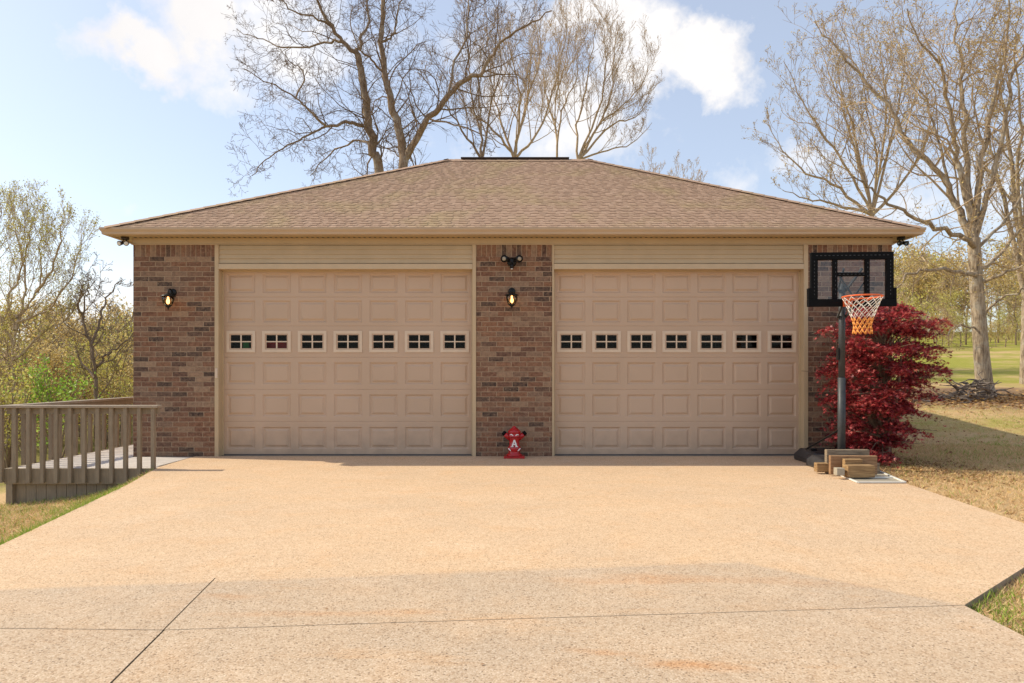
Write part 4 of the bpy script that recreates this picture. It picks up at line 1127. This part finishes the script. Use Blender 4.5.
def place(key, px, d, ytop, rz, label, group):
    x = (px-512)/FPX*d; z = float(terrain(x, d))-.1
    s = (CAMZ+(HZ-ytop)/FPX*d-z)/HT[key]
    nm = {'spring': 'leafing_tree', 'ochre': 'ochre_tree', 'bare': 'bare_tree', 'spring2': 'leafing_tree'}[key]
    if key not in first:
        b, l, ls = spec[key]
        t = tree_object(nm, (0, 0, 0), protos[key], b, l, ls, label, 'tree', group); first[key] = t
    else:
        src = first[key]; t = src.copy(); COL.objects.link(t)
        for ch in src.children:
            c = ch.copy(); COL.objects.link(c); c.parent = t
    t.location = (x, d, z); t.rotation_euler.z = rz; t.scale = (s, s, s); t['label'] = label; t['group'] = group
    return t
HT = {k: max(q[2] for p, _ in g_.thin for q in p) for k, g_ in protos.items()}
rd = random.Random(5)
KN = {'spring': 'pale green leafing', 'spring2': 'low bushy green', 'ochre': 'ochre-yellow budding', 'bare': 'greyish bare'}
for i, (px, d, yt, key) in enumerate(((-20, 34, 290, 'spring'), (4, 31, 322, 'ochre'), (36, 36, 305, 'ochre'), (60, 33, 330, 'spring2'), (80, 38, 318, 'ochre'), (110, 36, 322, 'spring'), (126, 31, 330, 'ochre'), (22, 42, 296, 'bare'), (66, 44, 298, 'bare'), (104, 45, 300, 'bare'), (130, 42, 304, 'bare'), (44, 28, 345, 'ochre'), (-6, 27, 330, 'spring2'), (88, 30, 345, 'ochre'), (118, 28, 352, 'spring2'), (50, 48, 300, 'ochre'), (92, 50, 305, 'bare'))):
    place(key, px, d, yt, rd.uniform(0, 6.28), KN[key]+' tree in the hazy wood beyond the deck railing', KN[key]+' trees of the left wood')
for i, (px, d, yt, key) in enumerate(((893, 45, 285, 'spring'), (915, 50, 262, 'bare'), (935, 47, 290, 'spring2'), (952, 53, 262, 'ochre'), (966, 46, 288, 'spring'), (998, 48, 275, 'ochre'), (1016, 45, 290, 'spring'), (1040, 48, 260, 'bare'), (905, 58, 255, 'ochre'), (985, 58, 250, 'bare'), (1030, 60, 255, 'spring'), (870, 48, 265, 'bare'), (850, 52, 270, 'ochre'), (1060, 53, 262, 'ochre'), (925, 62, 250, 'bare'), (960, 44, 305, 'spring2'), (905, 43, 308, 'spring2'), (1005, 43, 310, 'spring2'))):
    place(key, px, d, yt, rd.uniform(0, 6.28), KN[key]+' tree along the wood edge above the right lawn', KN[key]+' trees of the right wood')
# far-off woods that read as one mass
def wood_mass(name, spots):
    Vs, Fs, mis = [], [], []; base = 0
    cache = {}
    for k in ('spring', 'ochre', 'bare'):
        g = gtree({'spring': 71, 'ochre': 72, 'bare': 73}[k], 9, {'spring': 3.2, 'ochre': 3., 'bare': 1.}[k], None, 0, None, leafr=.45, kids=(8, 4, 3), rmin=.02)
        V, F = tubes_np(g.big+[], 4); V2, F2 = tubes_np(g.thin, 3); LV, LF = leaves_np(g.leaf, .24, np.random.default_rng(3))
        VV = np.concatenate([V, V2, LV]); FF = np.concatenate([F, F2+len(V), LF+len(V)+len(V2)])
        m = np.concatenate([np.zeros(len(F)+len(F2)), np.full(len(LF), {'spring': 1, 'ochre': 2, 'bare': 3}[k])]); cache[k] = (VV, FF, m)
    r_ = np.random.default_rng(9)
    for x, y, s, k in spots:
        VV, FF, m = cache[k]; a = r_.uniform(0, 6.28); ca, sa = math.cos(a), math.sin(a)
        P = VV*s; P = np.stack([P[:, 0]*ca-P[:, 1]*sa+x, P[:, 0]*sa+P[:, 1]*ca+y, P[:, 2]+float(terrain(x, y))], -1)
        Vs.append(P); Fs.append(FF+base); mis.append(m); base += len(P)
    o = np_mesh(name, np.concatenate(Vs), [np.concatenate(Fs)], np.concatenate(mis), [M['bark_brown'], M['leaf_spring'], M['leaf_ochre'], M['bud_tan']])
    return o
rd = random.Random(8)
def massrow(n, pa, pb, da, db, ya, yb, kinds):
    out = []
    for _ in range(n):
        px, d, yt = rd.uniform(pa, pb), rd.uniform(da, db), rd.uniform(ya, yb); x = (px-512)/FPX*d; z = float(terrain(x, d))
        out.append((x, d, (CAMZ+(HZ-yt)/FPX*d-z)/9.5, rd.choice(kinds)))
    return out
prop(wood_mass('far_woods', massrow(60, -160, 150, 50, 80, 290, 318, ['spring', 'ochre', 'bare', 'ochre'])), 'hazy yellow-brown woods filling the hollow beyond the deck', 'woods', None, 'stuff')
prop(wood_mass('undergrowth', massrow(110, 840, 1150, 43, 56, 305, 334, ['spring', 'ochre', 'ochre'])), 'low yellow-green undergrowth at the top edge of the right lawn', 'undergrowth', None, 'stuff')
prop(wood_mass('undergrowth', massrow(60, -120, 150, 28, 48, 335, 372, ['spring', 'ochre', 'ochre', 'bare'])), 'low ochre undergrowth below the wood beyond the deck', 'undergrowth', None, 'stuff')
prop(wood_mass('far_woods', massrow(70, 820, 1180, 62, 90, 232, 272, ['spring', 'ochre', 'bare', 'ochre'])), 'pale spring woods along the crest above the right lawn', 'woods', None, 'stuff')

# shrubs
def shrub(name, px, py, d, w, h, n, leafm, label, seed, lsize=.07, bark='bark_brown'):
    g = Grow(seed, up=.35, wob=.25, kids=(6, 4, 3), lenk=.4, leafp=n, leafr=.09, rmin=.008, ang=(20, 60))
    x, y, _ = W(px, py, d); z = float(terrain(x, y))
    rd_ = g.rd
    for i in range(9):
        a = rd_.uniform(0, 6.28); rr_ = rd_.uniform(.2, 1)*w/2
        g.limb([np.array([x, y, z]), np.array([x+math.cos(a)*rr_*.5, y+math.sin(a)*rr_*.5, z+h*.5]), np.array([x+math.cos(a)*rr_, y+math.sin(a)*rr_, z+h*rd_.uniform(.6, .95)])], .03, .01, 2)
    return tree_object(name, (x, y, z), g, M[bark], M[leafm], lsize, label, 'shrub')
shrub('green_shrub', 58, 400, 20, 2.6, 3.3, 3.0, 'leaf_bright', 'bright green leafy bush behind the deck railing', 81, .10)
shrub('yellow_shrub', 6, 400, 19, 1.8, 3.2, 2.2, 'leaf_spring', 'yellow-green bush at the far left behind the deck railing', 82, .10)
shrub('yellow_shrub', 30, 410, 24, 3., 3.6, 1.6, 'leaf_ochre', 'ochre bush behind the bright green one past the deck', 83, .10)
shrub('green_shrub', 905, 330, 42, 5, 3.6, 1.6, 'leaf_spring', 'green bush at the top of the lawn above the red maple', 84, .14)

# --- the red maple at the corner of the garage
mp_loc = (5.72, 10.55, -.02)
mt = empty('maple_tree', mp_loc, 'crimson Japanese maple growing at the right corner of the garage', 'tree')
rg = np.random.default_rng(17); rdm = random.Random(17)
pads = []
YR = [300, 312, 330, 350, 370, 400, 430, 452, 462]
XL = [858, 842, 828, 832, 828, 832, 838, 852, 870]; XR = [912, 928, 936, 928, 936, 914, 905, 898, 892]
while len(pads) < 155:
    py_ = rg.uniform(304, 458); a_, b_ = np.interp(py_, YR, XL)+6, np.interp(py_, YR, XR)-9
    px_ = rg.uniform(a_, b_); u_ = (px_-(a_+b_)/2)/((b_-a_)/2); half = .62*math.sqrt(max(.05, 1-u_*u_))
    dd_ = 10.45+rg.uniform(-1, 1)*half
    c = np.array(W(px_, py_, dd_))
    # keep most sprays on the outside of the crown
    if abs(u_) < .5 and abs(dd_-10.45) < half*.45 and rg.random() < .6: continue
    if c[1] > 11.0 and c[0] < 6.35: continue
    if px_ < 850 and rg.random() < .35: continue
    pads.append(c)
for px_, pz in ((940, 322), (948, 371), (934, 347), (940, 366), (925, 395), (918, 410), (908, 428), (824, 330), (826, 372), (834, 398)):
    q = W(px_-3, pz, 10.4); pads.append(np.array(q)+np.array([0, rg.uniform(-.2, .2), 0]))
LP, tw = [], []
trunk_pts = [np.array([5.78, 10.6, -.05]), np.array([5.76, 10.58, .35]), np.array([5.72, 10.55, .8]), np.array([5.70, 10.5, 1.3]), np.array([5.72, 10.48, 1.8])]
mtr = [(catmull(trunk_pts, 3), list(np.linspace(.07, .02, 13)))]
for a in (.3, 1.8, 3.4, 4.9):
    e = np.array([5.72+.5*math.cos(a), 10.5+.3*math.sin(a), 1.6]); mtr.append((catmull([trunk_pts[1], (trunk_pts[1]+e)/2+np.array([.1*math.cos(a), .05*math.sin(a), -.1]), e], 3), list(np.linspace(.045, .014, 7))))
for c in pads:
    n = int(rg.uniform(110, 230)); s = rg.uniform(.085, .165)
    off = rg.normal(size=(n, 3))*np.array([s, s, .022]); off[:, 2] -= (off[:, 0]**2+off[:, 1]**2)*1.1
    tilt = (c-np.array([5.7, 10.5, c[2]])); off[:, 2] -= (off[:, :2]@tilt[:2])*.25
    LP.append(c+off)
    ax = np.array([5.71, 10.52, max(.35, c[2]-.45)]); mid = (ax+c)/2+np.array([0, 0, .05])
    q = [ax, mid, c]; tw.append(([np.array(v) for v in catmull(q, 2)], [.013, .010, .008, .006, .004]))
    for k in range(3):
        e = c+rg.normal(size=3)*np.array([.16, .16, .04]); tw.append(([mid*.3+c*.7, c*.5+e*.5, e], [.005, .004, .003]))
LP = np.concatenate(LP)
LP = LP[(LP[:, 1] < 11.12) | (LP[:, 0] > 6.35)]
LP = LP[(LP[:, 0]/LP[:, 1]*FPX+512 > 816) & (LP[:, 0]/LP[:, 1]*FPX+512 < 952)]
n = len(LP)
nr = rg.normal(size=(n, 3)); nr[:, 2] = np.abs(nr[:, 2])+.7; nr /= np.linalg.norm(nr, axis=1, keepdims=True)
t = rg.normal(size=(n, 3)); t[:, 2] -= .5; t -= nr*(t*nr).sum(1, keepdims=True); t /= np.linalg.norm(t, axis=1, keepdims=True); b = np.cross(nr, t)
sz = rg.uniform(.034, .062, n)[:, None]
# five-lobed leaf: centre fan
ang = [(-100, .55), (-78, .2), (-50, .85), (-25, .26), (0, 1.05), (25, .26), (50, .85), (78, .2), (100, .55)]
ring = [LP-t*sz*.12]+[LP+(t*math.cos(R(a))+b*math.sin(R(a)))*sz*l for a, l in ang]
V = np.stack(ring, 1).reshape(-1, 3); i0 = np.arange(n)*10
Fm = np.concatenate([np.stack([i0, i0+k, i0+k+1, i0+k+2], -1) for k in (1, 3, 5, 7)])
o = np_mesh('foliage', V, [Fm], np.zeros(len(Fm)), [M['maple']], mt)
V, F = tubes_np(mtr, 8); np_mesh('trunk', V, [F], np.zeros(len(F)), [M['bark_dark']], mt, True)
V, F = tubes_np(tw, 4); np_mesh('twigs', V, [F], np.zeros(len(F)), [M['bark_dark']], mt)

# --- tangle of sticks and vines at the oak's foot
rd = random.Random(19); st = []
for i in range(95):
    px_ = rd.uniform(930, 1000) if rd.random() < .55 else rd.uniform(960, 995); d = rd.uniform(18.6, 19.9)
    x = (px_-512)/FPX*d; z = float(terrain(x, d)); hh = max(.04, .55-abs(px_-978)*.010)
    a = rd.uniform(-.5, .5)+(math.pi if rd.random() < .5 else 0); L = rd.uniform(.2, .7); el = rd.uniform(-.2, .35)
    p = np.array([x, d, z+rd.uniform(0, hh)]); pts = [p]
    dr = np.array([math.cos(a)*math.cos(el), math.sin(a)*math.cos(el), math.sin(el)])
    for k in range(4):
        dr = dr+np.array([rd.gauss(0, .32), rd.gauss(0, .25), rd.gauss(-.10, .3)]); dr /= np.linalg.norm(dr); pts.append(pts[-1]+dr*L/4)
        pts[-1][2] = max(pts[-1][2], z+.01)
    st.append((pts, list(np.linspace(rd.uniform(.012, .045), .008, 5))))
V, F = tubes_np(st, 5); prop(np_mesh('brush_pile', V, [F], np.zeros(len(F)), [M['stick']]), 'tangle of dead sticks and vines heaped at the pale oak\'s foot', 'brush pile', None, 'stuff')

# ------------------------------------------------------------------ grass and litter
def in_drive(x, y):
    P = np.array(pad[:10]+pad[10:]); inside = np.zeros(len(x), bool)
    for poly in (pad, ap1, ap2, ap3, ap4):
        k = len(poly); ins = np.zeros(len(x), bool)
        for i in range(k):
            x0_, y0_ = poly[i-1]; x1_, y1_ = poly[i]
            c = ((y0_ > y) != (y1_ > y)) & (x < (x1_-x0_)*(y-y0_)/((y1_-y0_)+1e-12)+x0_); ins ^= c
        inside |= ins
    return inside
def blades(name, boxes, mats, label, hgt=.045, seed=1, w=.004):
    r_ = np.random.default_rng(seed); XS, YS, HS, MI = [], [], [], []
    for (xa, xb, ya, yb, n, mfun) in boxes:
        cx = r_.uniform(xa, xb, n//9); cy = r_.uniform(ya, yb, n//9)
        x = np.repeat(cx, 9)+r_.normal(0, .022, 9*len(cx)); y = np.repeat(cy, 9)+r_.normal(0, .022, 9*len(cx))
        keep = ~in_drive(x, y) & ~((x > X0-.0) & (x < X1) & (y > Y0)) & ~((x > DX0-.02) & (y > DFY+.0) & (x < -5))
        x, y = x[keep], y[keep]; XS.append(x); YS.append(y); MI.append(mfun(x, y, r_)); HS.append(r_.uniform(.5, 1.4, len(x)))
    x = np.concatenate(XS); y = np.concatenate(YS); mi = np.concatenate(MI); h = np.concatenate(HS)*hgt
    h = np.where(mi == 1, h*1.25, h*.8)
    z = terrain(x, y); n = len(x); a = r_.uniform(0, np.pi*2, n)
    ln = r_.normal(0, .6, (n, 2))*h[:, None]
    ln = np.where((mi == 0)[:, None], ln*1.8, ln)
    dx, dy = np.cos(a)*w, np.sin(a)*w
    V = np.stack([np.stack([x-dx, y-dy, z-.005], -1), np.stack([x+dx, y+dy, z-.005], -1), np.stack([x+ln[:, 0], y+ln[:, 1], z+h], -1)], 1).reshape(-1, 3)
    F = np.arange(3*n).reshape(n, 3)
    prop(np_mesh(name, V, [F], mi, mats), label, 'grass', None, 'stuff')
def edge_left(x, y):
    return np.interp(y, [4.4, 5.45, 8.4, 9.9], [-3.65, -4.08, -4.72, -5.13])
def m_left(x, y, r_):
    d = edge_left(x, y)-x; p = .75*np.clip(1-(d-.18)/.35, 0, 1)*np.clip((9.2-y)/1.5, 0, 1)+.18+.35*(np.sin(x*3.1)*np.sin(y*2.3) > .45)
    return (r_.random(len(x)) < p).astype(int)
def m_right(x, y, r_):
    p = .04+.22*(np.sin(x*1.7+1)*np.sin(y*1.3) > .35)*np.clip((y-10)/3, 0, 1); return (r_.random(len(x)) < p).astype(int)
def m_tri(x, y, r_):
    return (r_.random(len(x)) < np.where(x-2.68 < .5, .38, .06)).astype(int)
blades('grass', [(-8.2, -3.6, 4.6, 9.9, 60000, m_left)], [M['blade_dry'], M['blade_green']], 'short tan and green grass between the deck and the drive', .05, 3)
blades('grass', [(4.5, 9.5, 6., 13., 75000, m_right), (6.2, 13, 11, 18, 30000, m_right)], [M['blade_dry'], M['blade_green']], 'thin dry lawn grass right of the drive', .045, 4)
blades('grass', [(2.6, 4.8, 2.2, 5.4, 30000, m_tri)], [M['blade_dry'], M['blade_green']], 'tan grass below the drive\'s raised right corner', .05, 5)
r_ = np.random.default_rng(31)
def litter(n, fx, fy, size, label):
    x, y = fx(n), fy(n); keep = ~in_drive(x, y) & ~((x < X1) & (x > X0) & (y > Y0)); x, y = x[keep], y[keep]
    P = np.stack([x, y, terrain(x, y)+.012], -1); V, F = leaves_np(P, size, r_, 1.6, .6)
    prop(np_mesh('leaf_litter', V, [F], np.zeros(len(F)), [M['litter']]), label, 'leaf litter', None, 'stuff')
litter(3500, lambda n: r_.normal(5.75, .5, n), lambda n: r_.normal(9.9, .75, n), .05, 'orange and brown fallen leaves under the red maple')
litter(2500, lambda n: r_.normal(13.6, 2.2, n), lambda n: r_.normal(19, .9, n), .10, 'brown fallen leaves round the pale oak')
litter(1500, lambda n: r_.uniform(4.7, 12, n), lambda n: r_.uniform(6, 17, n), .05, 'scattered brown leaves on the right lawn')
litter(900, lambda n: r_.uniform(2.7, 5, n), lambda n: r_.uniform(3., 5.4, n), .04, 'brown leaves below the drive\'s raised corner')
litter(700, lambda n: r_.uniform(-7.4, -4.8, n), lambda n: r_.uniform(6.5, 9.75, n), .045, 'brown leaves in front of the deck skirting')

n_ = 120; x_ = r_.uniform(-4.3, 4.6, n_); y_ = r_.uniform(2.6, 11, n_)
x_[:55] = 4.9-np.abs(r_.normal(0, .35, 55)); y_[:55] = r_.uniform(7, 10.8, 55)
k_ = in_drive(x_, y_); V, F = leaves_np(np.stack([x_[k_], y_[k_], np.full(k_.sum(), .006)], -1), .022, r_, 3., .5)
prop(np_mesh('leaf_litter', V, [F], np.zeros(len(F)), [M['litter']]), 'specks of leaf and bark scattered on the drive', 'leaf litter', None, 'stuff')

# ------------------------------------------------------------------ sky, sun, camera
sun_dir = Vector((-1.09, .215, .98)).normalized()
el = math.asin(sun_dir.z); az = math.atan2(sun_dir.x, sun_dir.y)
w = bpy.data.worlds.new('World'); C.world = w; w.use_nodes = True; nt = w.node_tree
bg = nt.nodes['Background']
sky = nd(nt, 'ShaderNodeTexSky', {'sky_type': 'NISHITA', 'sun_disc': False, 'sun_elevation': el, 'sun_rotation': az % (2*math.pi), 'air_density': 1., 'dust_density': 1.3, 'ozone_density': 1.0, 'altitude': 200})
dirv = nd(nt, 'ShaderNodeTexCoord').outputs['Generated']
warp = nd(nt, 'ShaderNodeTexNoise', None, Vector=dirv, Scale=9., Detail=6., Roughness=.6)
wv = nd(nt, 'ShaderNodeVectorMath', {'operation': 'MULTIPLY_ADD'}, i0=warp.outputs['Color'], i1=(.16, .16, .16), i2=nd(nt, 'ShaderNodeVectorMath', {'operation': 'SUBTRACT'}, i0=dirv, i1=(.08, .08, .08)).outputs[0]).outputs[0]
def cdir(px, py): return Vector(((px-512)/FPX, 1, (HZ-py)/FPX)).normalized()
def blob(px, py, rx, rz, hard):
    c = cdir(px, py)
    d = nd(nt, 'ShaderNodeVectorMath', {'operation': 'SUBTRACT'}, i0=wv, i1=tuple(c)).outputs[0]
    d = nd(nt, 'ShaderNodeVectorMath', {'operation': 'MULTIPLY'}, i0=d, i1=(1/rx, 1/rx, 1/rz)).outputs[0]
    l = nd(nt, 'ShaderNodeVectorMath', {'operation': 'LENGTH'}, i0=d).outputs['Value']
    return rng(nt, l, 1.1, hard)
fine = noise(nt, dirv, 14, 8, .62); lowf = noise(nt, dirv, 4.2, 6, .6)
bl = None
for (px, py, rx, rz, hard, am) in ((702, 58, .085, .065, .55, 1.), (640, 50, .10, .075, .5, 1.), (600, 15, .13, .05, .4, .9), (70, 36, .06, .04, .2, .75), (125, 44, .085, .04, .3, .95), (215, 30, .09, .085, .3, .85), (240, 85, .06, .05, .2, .6), (280, 40, .12, .09, .3, .7), (440, 60, .16, .07, .2, .35), (560, 120, .16, .09, .3, .75), (470, 150, .14, .05, .2, .5), (800, 175, .12, .05, .2, .5), (960, 200, .2, .10, .2, .55), (90, 310, .35, .08, .2, .5), (150, 210, .05, .02, .2, .3)):
    b_ = mth(nt, 'MULTIPLY', blob(px, py, rx, rz, hard), am)
    bl = b_ if bl is None else mth(nt, 'MAXIMUM', bl, b_)
mask = rng(nt, mth(nt, 'ADD', bl, mth(nt, 'MULTIPLY', mth(nt, 'SUBTRACT', fine, .5), 1.5)), .22, .85, 0., 1.)
mask = mth(nt, 'MULTIPLY', mask, rng(nt, bl, 0., .12))
gen = mth(nt, 'MULTIPLY', rng(nt, lowf, .60, .82), .2)
mask = mth(nt, 'MAXIMUM', mask, gen)
SKYK = 1.
cl = mixc(nt, rng(nt, lowf, .3, .7), (4.1, 3.98, 3.95), (4.7, 4.6, 4.55))
skyc = mixc(nt, .42, sky.outputs[0], (3.2, 3.55, 3.95))
skyc = mixc(nt, 1., skyc, (1.0, .955, .94), 'MULTIPLY')
nt.links.new(mixc(nt, mask, skyc, cl), bg.inputs['Color'])
bg.inputs['Strength'].default_value = .15
sl = bpy.data.lights.new('sun', 'SUN'); sl.energy = 3.0; sl.angle = R(.53); sl.color = (1., .92, .74)
so = bpy.data.objects.new('sun', sl); COL.objects.link(so); so.rotation_euler = (-sun_dir).to_track_quat('-Z', 'Y').to_euler()
cam = bpy.data.cameras.new('camera'); co_ = bpy.data.objects.new('camera', cam); COL.objects.link(co_); C.camera = co_
co_.location = (0, 0, CAMZ); co_.rotation_euler = (R(90), 0, 0)
cam.sensor_width = 36; cam.lens = FPX/1024*36; cam.shift_y = (HZ-341.5)/1024; cam.clip_end = 2000; cam.clip_start = .05
C.view_settings.view_transform = 'Standard'; C.view_settings.look = 'None'; C.view_settings.gamma = 1; C.view_settings.exposure = .66
C.render.filter_size = .95; C.cycles.max_bounces = 8; C.cycles.transparent_max_bounces = 16
